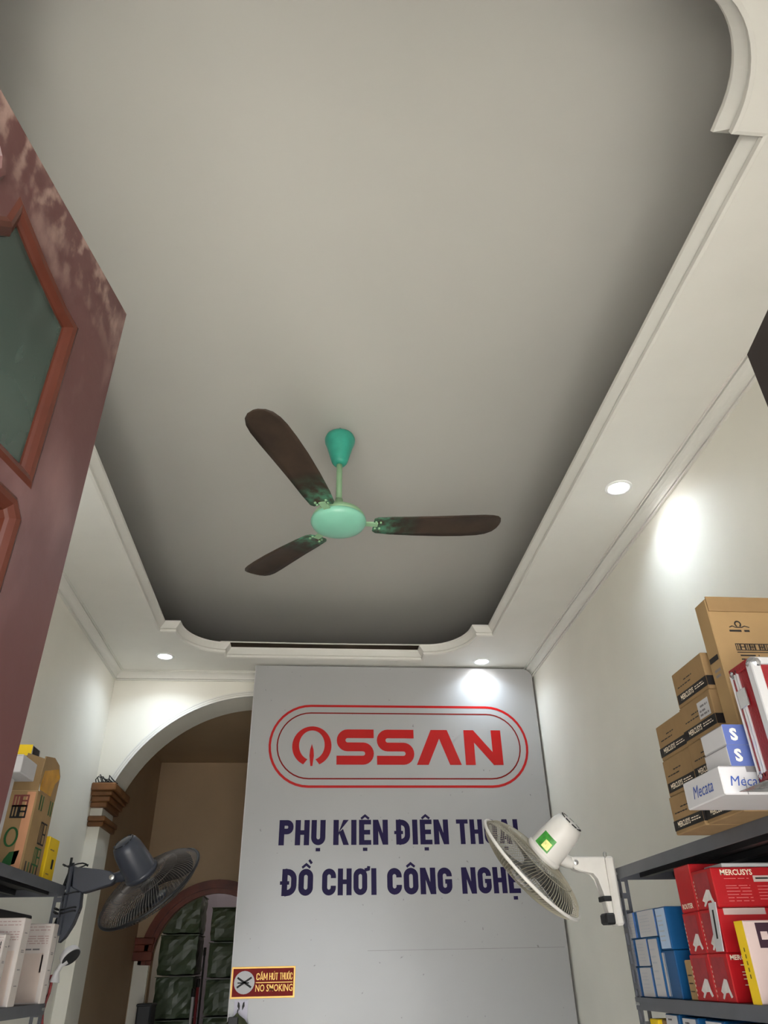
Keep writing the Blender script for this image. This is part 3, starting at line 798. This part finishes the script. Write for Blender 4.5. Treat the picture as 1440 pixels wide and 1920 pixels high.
wall_fan('wall_fan', 'white wall fan with green sticker on its motor in front of the sign panel', (.803, 2.89, .318), (-.648, .429, -.629),
         whitep, whitep, mat('clear grey blade plastic', (104, 102, 98), .3), mat('aged cream wire', (146, 140, 124), .4), bracket_right, sticker=(-24, 30, -.088, -.142))

def bracket_left(t, M):
    j = M @ Vector((0, 0, -.085))
    y0, y1 = 3.425, 3.475
    bm = B(); prism(bm, [(-.985, .398), (-.940, .395), (-.835, .382), (-.808, .368), (-.806, .345), (-.822, .330), (-.930, .300), (-.975, .320)], YA, y0, y1); bmesh.ops.bevel(bm, geom=bm.edges[:], offset=.004, segments=1, affect='EDGES')
    obj('bracket_arm', bm, greyp, t)
    bm = B(); prism(bm, [(-.988, .330), (-.935, .305), (-.930, .250), (-.945, .190), (-.968, .145), (-.990, .125)], YA, y0 + .004, y1 - .004); bmesh.ops.bevel(bm, geom=bm.edges[:], offset=.003, segments=1, affect='EDGES')
    obj('bracket_leg', bm, greyp, t)
    obj('wall_plate', box(B(), -.999, -.982, 3.418, 3.482, .150, .405, .005), greyp, t)
    bm = B(); lathe(bm, [(.010, 0), (.010, .004), (0, .006)], 12, Matrix.Translation((-.822, y0 - .001, .357)) @ Matrix.Rotation(math.pi / 2, 4, 'X')); obj('pivot_bolt', bm, steel, t)
    bm = B(); tube(bm, [(-.82, 3.45, .357), (-.795, 3.452, .362), tuple(j)], [.018, .022, .030], 14); obj('tilt_neck', bm, greyp, t, smooth=True)
wall_fan('wall_fan', 'dark grey wall fan tilted down in front of the plaster arch', (-.669, 3.46, .322), (.491, .512, -.705),
         greyp, black, mat('dark blade plastic', (44, 42, 42), .4), mat('dark brown wire', (70, 64, 60), .45), bracket_left)

# black cable bundle tied to the left rack post by the grey fan
cb = thing('cable_bundle', 'bundle of black cables tied to the rack post under the grey fan', 'cable', (-1.0, 3.47, .13))
for k in range(5):
    bm = B(); x = -1.015 + .008 * k; y = 3.485 + .006 * (k % 3)
    pts = [(x, y, .44 - .02 * k), (x + .012 * math.sin(k), y, .38), (x - .01, y - .004, .33), (x + .010 * math.cos(k * 2), y, .27), (x - .012, y, .21), (x - .03 - .012 * k, y, .14 + .01 * k)]
    sm = [tuple(sum((Vector(pts[min(max(i + dd, 0), 5)]) * w_ for dd, w_ in ((0, 1 - f), (1, f))), Vector())) for i in range(6) for f in (0, .5)]
    tube(bm, sm, .0055, 6); obj('cable', bm, black, cb)
for z in (.405, .30, .245, .232):
    bm = B(); tube(bm, [(-.985 + .050 * math.cos(i * math.tau / 16), 3.452 + .040 * math.sin(i * math.tau / 16), z + .006 * math.sin(i)) for i in range(17)], .0030, 5, caps=False)
    obj('cable_tie', bm, black, cb)
bm = B(); tube(bm, [(-1.0 + .006 * math.sin(i * 1.2), 3.462, .02 - .03 * i) for i in range(16)], .006, 6)
tag(obj('mains_cable', bm, mat('dark red cable', (120, 40, 40), .5, var=.5, scale=30), loc=(-1.0, 3.462, -.43)), 'dark red twisted cable running down the left rack post', 'cable')

# small white camera on the end of the left rack
sc_ = thing('security_camera', 'small round white indoor camera with black face on the left rack end', 'camera', (-.985, 3.47, .0))
ax = Vector((.66, -.34, -.66)).normalized()
Mc = Matrix.Translation((-.945, 3.475, .083)) @ ax.to_track_quat('Z', 'Y').to_matrix().to_4x4()
obj('camera_head', lathe(B(), [(0, -.030), (.020, -.028), (.036, -.016), (.040, 0), (.039, .008), (0, .008)], 28, Mc, cap=False), white, sc_, smooth=True)
obj('camera_face', lathe(B(), [(.037, .0085), (.034, .011), (0, .012)], 28, Mc, cap=False), black, sc_)
bm = B(); tube(bm, [(-.952, 3.47, .065), (-.972, 3.466, .05), (-.982, 3.465, .03), (-.985, 3.465, -.005)], [.010, .009, .010, .020], 12); obj('camera_stand', bm, white, sc_, smooth=True)

# ------------------------------------------------------------------ boxes
class Bx:
    """a printed cardboard box: thing with a body and prints on its faces"""
    def __init__(s, name, label, cat, x, y, z, m, group=None, bev=.0025, tape=None, dz=0):
        s.x, s.y, s.z = x, y, z
        s.t = thing(name, label, cat, ((x[0] + x[1]) / 2, (y[0] + y[1]) / 2, z[0]), group)
        s.body = obj('box_body', box(B(), x[0], x[1], y[0], y[1], z[0], z[1], bev), m, s.t)
    def pt(s, face, u, v, off=.0007):
        (x0, x1), (y0, y1), (z0, z1) = s.x, s.y, s.z
        zz = z0 + (z1 - z0) * v
        if face == 'aisle_r': return (x0 - off, y1 + (y0 - y1) * u, zz)      # seen from the left
        if face == 'aisle_l': return (x1 + off, y0 + (y1 - y0) * u, zz)      # seen from the right
        return (x0 + (x1 - x0) * u, y0 - off, zz)                            # 'front', towards the door
    def dims(s, face):
        return ((s.x[1] - s.x[0]) if face == 'front' else (s.y[1] - s.y[0])), s.z[1] - s.z[0]
    def patch(s, name, face, u0, u1, v0, v1, m, off=.0007, skew=0):
        bm = B(); bm.faces.new([bm.verts.new(s.pt(face, u, v, off)) for u, v in ((u0, v0), (u1, v0), (u1 + skew, v1), (u0 + skew, v1))])
        return obj(name, bm, m, s.t)
    def shape(s, name, face, pts, m, off=.0007):
        bm = B(); bm.faces.new([bm.verts.new(s.pt(face, u, v, off)) for u, v in pts]); return obj(name, bm, m, s.t)
    def lines(s, name, face, rows, m, h=.02, off=.0009):
        """rows of fine print as thin bars: (u0, u1, v)"""
        bm = B()
        for u0, u1, v in rows:
            u = u0
            while u < u1 - 1e-4:
                e = min(u1, u + random.uniform(.04, .12)); bm.faces.new([bm.verts.new(s.pt(face, a, b, off)) for a, b in ((u, v), (e, v), (e, v + h), (u, v + h))]); u = e + .018
        return obj(name, bm, m, s.t)
    def text(s, name, face, u, v, size, body, m, off=.0012, bold=0, sx=1, italic=0):
        right = {'aisle_r': (0, -1, 0), 'aisle_l': (0, 1, 0), 'front': (1, 0, 0)}[face]
        return text(name, body, size, m, s.t, s.pt(face, u, v, off), right, (0, 0, 1), bold, sx, italic=italic)
    def glyph_row(s, name, face, u0, u1, v0, v1, n, m, off=.0009, w=.003):
        """a row of square printed characters drawn as small frames with inner strokes"""
        bm = B(); W, Hh = s.dims(face)
        F = lambda a, b: s.pt(face, a / W, b / Hh, off)
        du = (u1 - u0) * W / n
        for k in range(n):
            a0 = u0 * W + k * du + du * .1; a1 = a0 + du * .8; b0, b1 = v0 * Hh, v1 * Hh
            stroke(bm, [(a0, b0), (a1, b0), (a1, b1), (a0, b1)], w, F, True)
            if k % 3 != 1: stroke(bm, [((a0 + a1) / 2, b0), ((a0 + a1) / 2, b1)], w, F)
            if k % 2: stroke(bm, [(a0, (b0 + b1) / 2), (a1, (b0 + b1) / 2)], w, F)
        return obj(name, bm, m, s.t)
    def tape(s, face_top=True, m=None):
        (x0, x1), (y0, y1), (z0, z1) = s.x, s.y, s.z
        xm = (x0 + x1) / 2; w = .022
        bm = B(); box(bm, xm - w, xm + w, y0 - .0008, y1 + .0008, z1 - .0001, z1 + .0008); box(bm, xm - w, xm + w, y0 - .0008, y0, z1 - .04, z1)
        return obj('packing_tape', bm, m or mat('buff packing tape', (176, 140, 90), .25), s.t)

# --- top right shelf: two stacks of brown router cartons
ordn = {0: 'lowest', 1: 'second lowest', 2: 'third from bottom', 3: 'topmost'}
def router_carton(y, lvl, where, n, sticker=False):
    z0_ = RT + .1005 * lvl
    nm = {0: 'lowest', n - 1: 'topmost'}.get(lvl, ordn[lvl])
    j = random.uniform(-.004, .004)
    b = Bx('router_carton', f'brown striped carton, {nm} of the {where}', 'box', (1.022 + j, 1.30 + j), y, (z0_, z0_ + .0998), card, 'brown striped cartons on the right rack')
    b.patch('black_stripe', 'aisle_r', .04 if lvl % 2 else .0, 1, .10, .36, ink)
    b.text('stripe_lettering', 'aisle_r', .36, .23, .020, 'MERCUSYS', cream_ink, sx=.8, bold=.0004)
    b.lines('fine_print', 'aisle_r', [(.62, .92, .2), (.62, .88, .26)], cream_ink, .025, .0012)
    b.lines('small_print', 'aisle_r', [(.35, .62, .64), (.12, .55, .52)], ink, .03)
    b.patch('front_stripe', 'front', 0, .9, .10, .36, ink)
    b.tape()
    if sticker:
        b.patch('shipping_label', 'aisle_r', .58, .92, .40, .84, white, .0014)
        b.lines('label_print', 'aisle_r', [(.62, .88, .46), (.62, .80, .56), (.66, .88, .68)], greyink, .05, .0019)
for k in range(3): router_carton((1.948, 2.124), k, 'shorter stack on the right shelf', 3)
for k in range(4): router_carton((1.762, 1.944), k, 'taller stack behind the white boxes', 4, k == 2)

# white boxes
w1 = Bx('white_product_box', 'long white box with blue lettering overhanging the top right shelf', 'box', (.883, 1.40), (1.572, 1.752), (RT, .372), white)
w1.text('blue_lettering', 'aisle_r', .50, .46, .038, 'Mecata', blueink, bold=0, italic=.3, sx=.9)
w1.text('blue_lettering', 'front', .115, .45, .030, 'Mecata', blueink, bold=0, sx=1.0, italic=.2)
w1.patch('lid_seam', 'front', .10, .104, 0, .6, greyink)
w1.patch('clear_window', 'front', .12, .45, .78, .98, greyink)
for k, (z0_, lab) in enumerate(((.3725, 'white box with periwinkle end, lower of the two under the red case'), (.4185, 'white box with periwinkle end, upper of the two beside the red case'))):
    b = Bx('adapter_box', lab, 'box', (.916 + .002 * k, 1.18), (1.575, 1.682), (z0_, z0_ + .0455), white, 'white and periwinkle boxes')
    b.patch('blue_end', 'front', 0, 1, 0, 1, blue2)
    b.text('white_lettering', 'front', .085, .48, .036, 'S', cream_ink, bold=.0015)
    b.patch('lid_seam', 'aisle_r', 0, 1, .93, .96, greyink)
# tall flat carton standing behind
bc = Bx('flat_carton', 'tall flat brown carton with printed characters standing behind the red case', 'box', (1.032, 1.46), (1.690, 1.750), (.3725, .838), card2, bev=.003)
fl = B(); box(fl, 1.034, 1.458, 1.686, 1.690, .800, .842); obj('open_flap', fl, card, bc.t)
bc.lines('logo_print', 'front', [(.105, .235, .795)], ink, .012)
bm = B(); Fb = lambda a, b: bc.pt('front', a, b, .0012)
stroke(bm, arc(.17, .842, .018, .016, -60, 240, 14), .009, Fb); stroke(bm, [(.11, .822), (.13, .83), (.15, .822), (.19, .822), (.21, .83), (.24, .822)], .006, Fb); obj('emblem', bm, ink, bc.t)
bc.glyph_row('printed_characters', 'front', .115, .42, .685, .722, 10, ink, w=.0022)
bc.lines('fine_print', 'front', [(.13, .25, .650), (.13, .33, .628), (.13, .28, .606), (.13, .30, .584)], ink, .008)
bc.patch('rule_line', 'front', .115, .42, .670, .675, ink, .001)
bc.patch('side_print', 'aisle_r', .1, .85, .64, .67, ink, skew=0)
bc.lines('side_fine_print', 'aisle_r', [(.3, .8, .58), (.3, .7, .55), (.3, .6, .25), (.3, .75, .22)], greyink, .015)
# red case with aluminium edges
def red_case():
    x0, x1, y0, y1, z0, z1 = .964, 1.36, 1.468, 1.560, .335, .583
    t = thing('aluminium_case', 'red carrying case with aluminium edges and corners at the right border', 'case', (1.16, 1.51, .335))
    rm = mat('red pebbled case panel', (128, 18, 26), .45, var=.1, bump=.4, bscale=200)
    alu = mat('brushed aluminium edging', (216, 216, 220), .28, metal=.6, var=.05)
    obj('shell', box(B(), x0 + .001, x1 - .001, y0 + .001, y1 - .001, z0 + .001, z1 - .001), rm, t)
    ym = y0 + (y1 - y0) * .66
    for nm, b in (('edge_strip', (x0 - .003, x0 + .02, y0 - .003, y0 + .020)), ('edge_strip', (x0 - .003, x0 + .010, y1 - .004, y1 + .002))):
        obj(nm, box(B(), b[0], b[1], b[2], b[3], z0 + .01, z1 - .01, .002), alu, t)
    for q in (.000, .009): obj('closure_strip', box(B(), x0 - .003, x0 + .006, ym + q, ym + q + .007, z0 + .005, z1 - .004, .0015), alu, t)
    for z in (z1 - .016, z0 - .002):
        obj('top_edge' if z > .5 else 'bottom_edge', box(B(), x0 + .01, x1, y0 - .003, y0 + .016, z, z + .018, .002), alu, t)
        obj('top_edge' if z > .5 else 'bottom_edge', box(B(), x0 - .003, x0 + .012, y0 + .01, y1, z, z + .018, .002), rm, t)
    cm = mat('chrome case corner', (200, 200, 205), .15, metal=.9, var=.02)
    for y in (y0, y1):
        for z in (z0, z1):
            bm = B(); bmesh.ops.create_icosphere(bm, subdivisions=2, radius=.017, matrix=Matrix.Translation((x0 + .012, y + (.010 if y == y0 else -.010), z + (-.010 if z == z1 else .010))))
            obj('corner_cap', bm, cm, t, smooth=True)
    bm = B(); box(bm, x0 - .006, x0 - .002, ym - .018, ym + .018, .49, .53, .001); obj('latch', bm, cm, t)
red_case()
# crumpled clear plastic under the case
bm = B(); bmesh.ops.create_grid(bm, x_segments=22, y_segments=14, size=.5)
for v in bm.verts:
    u, w_ = v.co.x, v.co.y
    v.co = V(1.11 + u * .40, 1.508 + w_ * .105, RT + .004 + .017 * max(0, (1 - (2 * u) ** 4) * (1 - (2 * w_) ** 4)) * (0.6 + .4 * random.random()))
bmesh.ops.solidify(bm, geom=bm.faces[:], thickness=.001)
tag(obj('plastic_bag', bm, mat('crumpled clear plastic film', (150, 150, 150), .15, var=.3, scale=25, trans=.5), loc=(1.11, 1.51, RT)), 'crumpled clear plastic bag squashed under the red case', 'plastic bag')

# --- middle right shelf: white and blue boxes
def blue_box(y, z, label, x0=1.128, x1=1.36, edge=.22, front=blue, side=white):
    b = Bx('small_router_box', label, 'box', (x0, x1), y, z, front, 'white and blue boxes on the right rack')
    b.patch('printed_side', 'aisle_r', .02, 1 - edge, .03, .97, side)
    b.patch('blue_edge', 'aisle_r', 1 - edge, 1 - edge * .45, .03, .97, mat('bright blue print', (70, 120, 196), .4, var=.3, scale=40), .0009)
    b.lines('fine_print', 'aisle_r', [(.12, .6, v) for v in (.2, .3, .42, .56, .66, .78)], mat('light grey print', (176, 178, 186), .6), .03, .0010)
    return b
rows = ((RM_, .003), (.0035, .0855), (.086, .167)); rn = ('bottom', 'middle', 'top')
for k, (a, b_) in enumerate(rows):
    blue_box((2.848, 2.892) if k < 2 else (2.80, 2.890), (a, b_), f'small white and blue box beside the far right post, {rn[k]} row', 1.130 + .002 * k, edge=.35)
    blue_box((2.735, 2.845) if k < 2 else (2.632, 2.796), (a, b_), f'white box with blue edge, second from the right post, {rn[k]} row', 1.130 + .002 * k, edge=.12)
blue_box((2.652, 2.731), (RM_, .0855), 'deep blue box with white printed side, taller one of the pair beside the red boxes', 1.130, 1.40, edge=.06)
bb = blue_box((2.550, 2.628), (.0475, .166), 'deep blue box with grey patch on its end beside the red boxes', 1.130, 1.40, edge=.06, side=paleblue)
bb.y = (2.55, 2.628)
bb.patch('grey_patch', 'front', .22, .7, .60, .92, mat('grey brown patch', (134, 128, 118), .5))
bb.patch('white_line', 'front', .20, .23, .15, .62, white)
sp = Bx('blue_carton', 'plain blue carton filling the shelf under the grey patched box', 'box', (1.134, 1.40), (2.552, 2.648), (RM_, .0465), blue)
sp.patch('label_strip', 'aisle_r', .0, .16, .05, .95, white)
sp.patch('spine_stripe', 'aisle_r', .2, .24, .05, .95, paleblue)

# round grey lid leaning on the wall behind
t = thing('round_lid', 'dark grey round lid with clear rim standing behind the blue boxes', 'lid', (1.42, 2.98, .1))
Ml = Matrix.Translation((1.40, 2.80, .212)) @ Vector((-.55, -.80, .12)).normalized().to_track_quat('Z', 'Y').to_matrix().to_4x4()
obj('disc', lathe(B(), [(0, .006), (.048, .005), (.052, 0), (0, 0)], 32, Ml, cap=False), mat('charcoal disc', (78, 76, 74), .35, var=.2, scale=20), t, smooth=True)
obj('rim', lathe(B(), [(.052, .007), (.057, .006), (.057, -.002), (.052, -.002)], 32, Ml, cap=False), mat('clear grey rim', (170, 168, 164), .3), t)
obj('centre_sticker', lathe(B(), [(0, .008), (.012, .0075), (.012, .006)], 16, Matrix.Translation((.012, -.01, 0)) @ Ml, cap=False), mat('violet sticker', (170, 150, 180), .4), t)

# red boxes
def red_box(y, z, label, x=(1.128, 1.46), pic=True, front_text=None):
    b = Bx('red_router_box', label, 'box', x, y, z, redb, 'red boxes on the right rack')
    if pic:
        b.patch('dark_picture', 'aisle_r', .12, .82, .30, .92, mat('dull red print', (150, 44, 52), .45, var=.15, scale=50))
        b.shape('device_picture', 'aisle_r', [(.30, .22), (.42, .33), (.60, .48), (.74, .46), (.80, .26), (.88, .12), (.78, .09), (.71, .2), (.56, .19), (.40, .06), (.33, .08), (.41, .17)], mat('grey white device print', (206, 200, 196), .5, var=.1, scale=60), .0011)
        b.lines('vertical_lettering', 'aisle_r', [(.045, .075, v) for v in (.1, .2, .3, .4, .5, .6, .7)], cream_ink, .05, .0011)
    if front_text:
        b.text('white_lettering', 'front', *front_text[0], front_text[1], front_text[2], cream_ink, bold=.0005)
    return b
zr = ((RM_, .0305), (.031, .1375), (.138, .238))
red_box((2.320, 2.440), zr[0], 'red box with white device picture, far one of the bottom row')
b = red_box((2.212, 2.318), zr[0], 'red box with white device picture, near one of the bottom row', front_text=((.14, .90), .016, 'MERCUSYS'))
b.lines('fine_print', 'front', [(.10, .22, v) for v in (.74, .60, .54, .46, .34)], cream_ink, .02)
red_box((2.320, 2.430), zr[1], 'red box with white device picture, far one of the middle row')
b = red_box((2.205, 2.316), zr[1], 'red box with large white letter on its front, near one of the middle row', front_text=((.24, .50), .036, 'S.'))
b.patch('peach_sticker', 'front', .05, .42, .84, .99, pink, .0012)
red_box((2.318, 2.425), (zr[2][0], .262), 'red box with white lettering standing proudest, far one of the top row', pic=False).text('white_lettering', 'aisle_r', .45, .12, .018, 'ROUTER', cream_ink, bold=.0006)
b = red_box((2.190, 2.314), zr[2], 'red box with brand lettering and pale label, near one of the top row', front_text=((.22, .86), .020, 'MERCUSYS'))
for u0, u1 in ((.36, .58), (.59, .80)): b.patch('pale_label', 'front', u0, u1, .62, .78, pink, .0012)
b.lines('label_print', 'front', [(.38, .56, .69), (.61, .78, .69)], ink, .04, .0016)
b.lines('fine_print', 'front', [(.10, .32, v) for v in (.70, .52, .46, .38, .30, .22, .14)] + [(.38, .80, v) for v in (.50, .42, .34, .26, .18)], mat('rose print', (214, 110, 110), .5), .018, .0011)
bm = B(); box(bm, 1.17, 1.46, 2.20, 2.31, .2384, .250, .002)
tag(obj('flat_white_box', bm, white, loc=(1.3, 2.25, .2384)), 'flat white card box lying on top of the red boxes', 'box')
tn = Bx('slim_tan_box', 'slim tan box squeezed between the blue and red boxes', 'box', (1.131, 1.30), (2.445, 2.488), (RM_, .018), card2)
tn.lines('fine_print', 'aisle_r', [(.2, .8, v) for v in (.2, .4, .6)], ink, .03)
# slim white booklet leaning against the near red boxes
bm = B(); box(bm, -.001, .001, -.021, .021, 0, .118, 0, Matrix.Translation((1.118, 2.222, .034)) @ Matrix.Rotation(math.radians(4), 4, 'Y'))
wl = obj('white_strip_label', bm, white, loc=(1.118, 2.222, .034)); tag(wl, 'slim white printed card leaning against the red boxes', 'card')
bm = B(); box(bm, -.0018, -.0010, -.004, .004, .03, .10, 0, Matrix.Translation((1.118, 2.222, .034)) @ Matrix.Rotation(math.radians(4), 4, 'Y')); obj('vertical_print', bm, ink, wl)
# yellow sided box nearest the camera
yb = Bx('yellow_sided_box', 'pinkish box with yellow side and dark panel at the right border', 'box', (1.124, 1.44), (2.078, 2.122), (RM_, .100), pink)
yb.patch('yellow_side', 'aisle_r', 0, 1, 0, 1, yellow)
yb.lines('side_print', 'aisle_r', [(.44, .56, v) for v in (.3, .38, .46, .54, .62)], ink, .05, .0011)
yb.patch('dark_panel', 'front', .10, .62, .66, .97, mat('plum print', (52, 26, 40), .5))
yb.patch('pale_print', 'front', .13, .19, .76, .86, pink, .0012)
yb.lines('fine_print', 'front', [(.16, .6, v) for v in (.56, .50, .30, .24)], mat('rose grey print', (200, 164, 156), .6), .02)
# --- third right shelf: tops of boxes just in the frame
for y, zt_, m_, lab in (((2.60, 2.70), -.122, white, 'white box with blue edge on the lower right shelf, furthest of its row'), ((2.475, 2.580), -.126, white, 'white box on the lower right shelf, second from the yellow box'),
                   ((2.315, 2.428), -.127, white, 'white box on the lower right shelf, third from the yellow box'), ((2.196, 2.303), -.130, paleblue, 'pale box on the lower right shelf, nearest of its row')):
    b = Bx('small_router_box', lab, 'box', (1.13, 1.40), y, (-.50, zt_), blue, 'boxes on the lower right shelf')
    b.patch('printed_side', 'aisle_r', .02, .86, .02, .99, m_)
    b.lines('fine_print', 'aisle_r', [(.2, .45, .955)], ink, .012, .0012)
b = Bx('yellow_box', 'yellow box on the lower right shelf beside the slotted post', 'box', (1.14, 1.40), (2.79, 2.86), (-.50, -.142), yellow); b.patch('tan_band', 'aisle_r', 0, 1, .1, .3, card2)
b = Bx('tan_carton', 'tan carton on the lower right shelf between yellow and white boxes', 'box', (1.15, 1.40), (2.706, 2.786), (-.50, -.142), card); b.tape()

# --- top left shelf
lc = Bx('printed_carton', 'tall brown carton with green and black print on the top left shelf', 'box', (-1.40, -1.03), (2.955, 3.165), (LT, .605), card2)
lc.patch('peach_stripe', 'front', .90, .985, .05, .98, mat('peach print', (206, 148, 110), .7))
for u0, u1, v0, v1, m_ in ((.78, .93, .66, .80, ink), (.78, .93, .80, .93, mat('red brown print', (130, 66, 60), .7))):
    lc.glyph_row('printed_characters', 'front', u0, u1, v0, v1, 2, m_, w=.006)
bm = B(); Fl = lambda a, b: lc.pt('front', a, b, .0012)
stroke(bm, arc(.84, .42, .055, .11, 0, 345, 20), .022, lambda a, b: lc.pt('front', a, b, .0012), True); obj('green_ring', bm, greenink, lc.t)
lc.shape('green_mark', 'front', [(.80, .06), (.93, .10), (.95, .26), (.86, .24), (.82, .16)], greenink)
lc.glyph_row('printed_characters', 'aisle_l', .50, .86, .40, .66, 2, ink, w=.006)
lc.glyph_row('printed_characters', 'aisle_l', .46, .82, .14, .34, 2, greenink, w=.006)
for k in range(5): lc.patch('handling_mark', 'aisle_l', .14 + .15 * k, .20 + .15 * k, .02, .15, greenink if k % 2 else ink)
for u in (.2, .32, .74, .86): lc.patch('handling_mark', 'aisle_l', u, u + .06, .78, .97, greenink)
tp = mat('amber packing tape', (206, 150, 34), .25, var=.25, scale=20)
bm = B(); pr_ = [(2.985, .604), (3.165, .604), (3.168, .70), (3.13, .735), (3.06, .748), (2.96, .730), (2.95, .66)]
prism(bm, pr_, XA, -1.034, -1.030); obj('raised_flap', bm, card2, lc.t)
bm = B(); prism(bm, [(2.965, .61), (3.10, .61), (3.12, .66), (3.165, .69), (3.13, .72), (2.98, .68)], XA, -1.0297, -1.0290); obj('amber_tape', bm, tp, lc.t)
bm = B(); prism(bm, [(-1.12, .604), (-1.032, .604), (-1.032, .72), (-1.10, .742)], YA, 2.957, 2.961); obj('raised_flap', bm, card, lc.t)
yl = Bx('yellow_pack', 'slim yellow pack standing beside the printed carton on the left shelf', 'box', (-1.20, -1.028), (3.20, 3.325), (LT, .482), yellow)
yl.patch('black_mark', 'aisle_l', .55, .75, .30, .52, ink); yl.lines('fine_print', 'aisle_l', [(.2, .6, .7), (.2, .5, .15)], card, .03)
wt = Bx('tall_white_box', 'tall plain white box next to the printed carton behind the door edge', 'box', (-1.38, -1.035), (2.60, 2.72), (LT, .592), white); wt.patch('lid_seam', 'front', 0, 1, .94, .945, greyink)
wq = Bx('white_box', 'white box lying on the tall white box near the door edge', 'box', (-1.16, -.985), (2.615, 2.76), (.593, .652), white); wq.patch('lid_seam', 'front', .02, .98, .9, .92, greyink)
sb = Bx('inner_carton', 'plain brown carton standing inside the open printed carton', 'box', (-1.38, -1.085), (2.985, 3.09), (.607, .735), card); sb.tape()
wy = Bx('yellow_white_box', 'white and yellow box topmost of the pile on the left shelf', 'box', (-1.30, -1.095), (2.975, 3.07), (.7365, .778), white)
wy.patch('yellow_half', 'front', .60, 1, 0, 1, yellow); wy.patch('dark_triangle', 'aisle_l', .12, .95, .1, .9, ink, skew=-.1)
# --- middle left shelf: white slim boxes
def slim(y, x, z1, label, aisle=(.02, .98)):
    b = Bx('slim_white_box', label, 'box', x, y, (LM, z1), mat('warm white card', (214, 204, 199), .55, var=.02), 'slim white boxes on the left rack')
    pm = mat('pinkish grey print', (186, 158, 154), .6)
    b.lines('fine_print', 'front', [(.35, .95, v) for v in (.95, .91, .83, .80, .77, .74)], pm, .012)
    b.lines('bold_print', 'front', [(.45, .85, .66)], greyink, .02)
    b.patch('pale_field', 'front', .12, .93, .02, .62, mat('peach white print', (216, 198, 188), .6))
    b.lines('side_print', 'aisle_l', [(.3, .7, v) for v in (.82, .62, .60, .4, .22)], greyink, .012)
    return b
b = slim((3.362, 3.43), (-1.25, -.995), .190, 'slim white box furthest along the middle left shelf'); b.patch('black_bar', 'front', .90, .925, .38, .60, ink)
slim((3.02, 3.09), (-1.20, -.997), .190, 'slim white box, second along the middle left shelf')
b = slim((2.90, 2.95), (-1.12, -1.01), .135, 'short slim white box nearest the door edge'); b.patch('black_bar', 'front', .9, .93, .3, .9, ink)
bb_ = Bx('black_flat_case', 'flat black case lying on the slim white boxes of the left shelf', 'case', (-1.36, -1.105), (2.80, 3.42), (.1905, .222), black, bev=.004); bb_.patch('grey_panel', 'front', .1, .9, .2, .8, greyp)
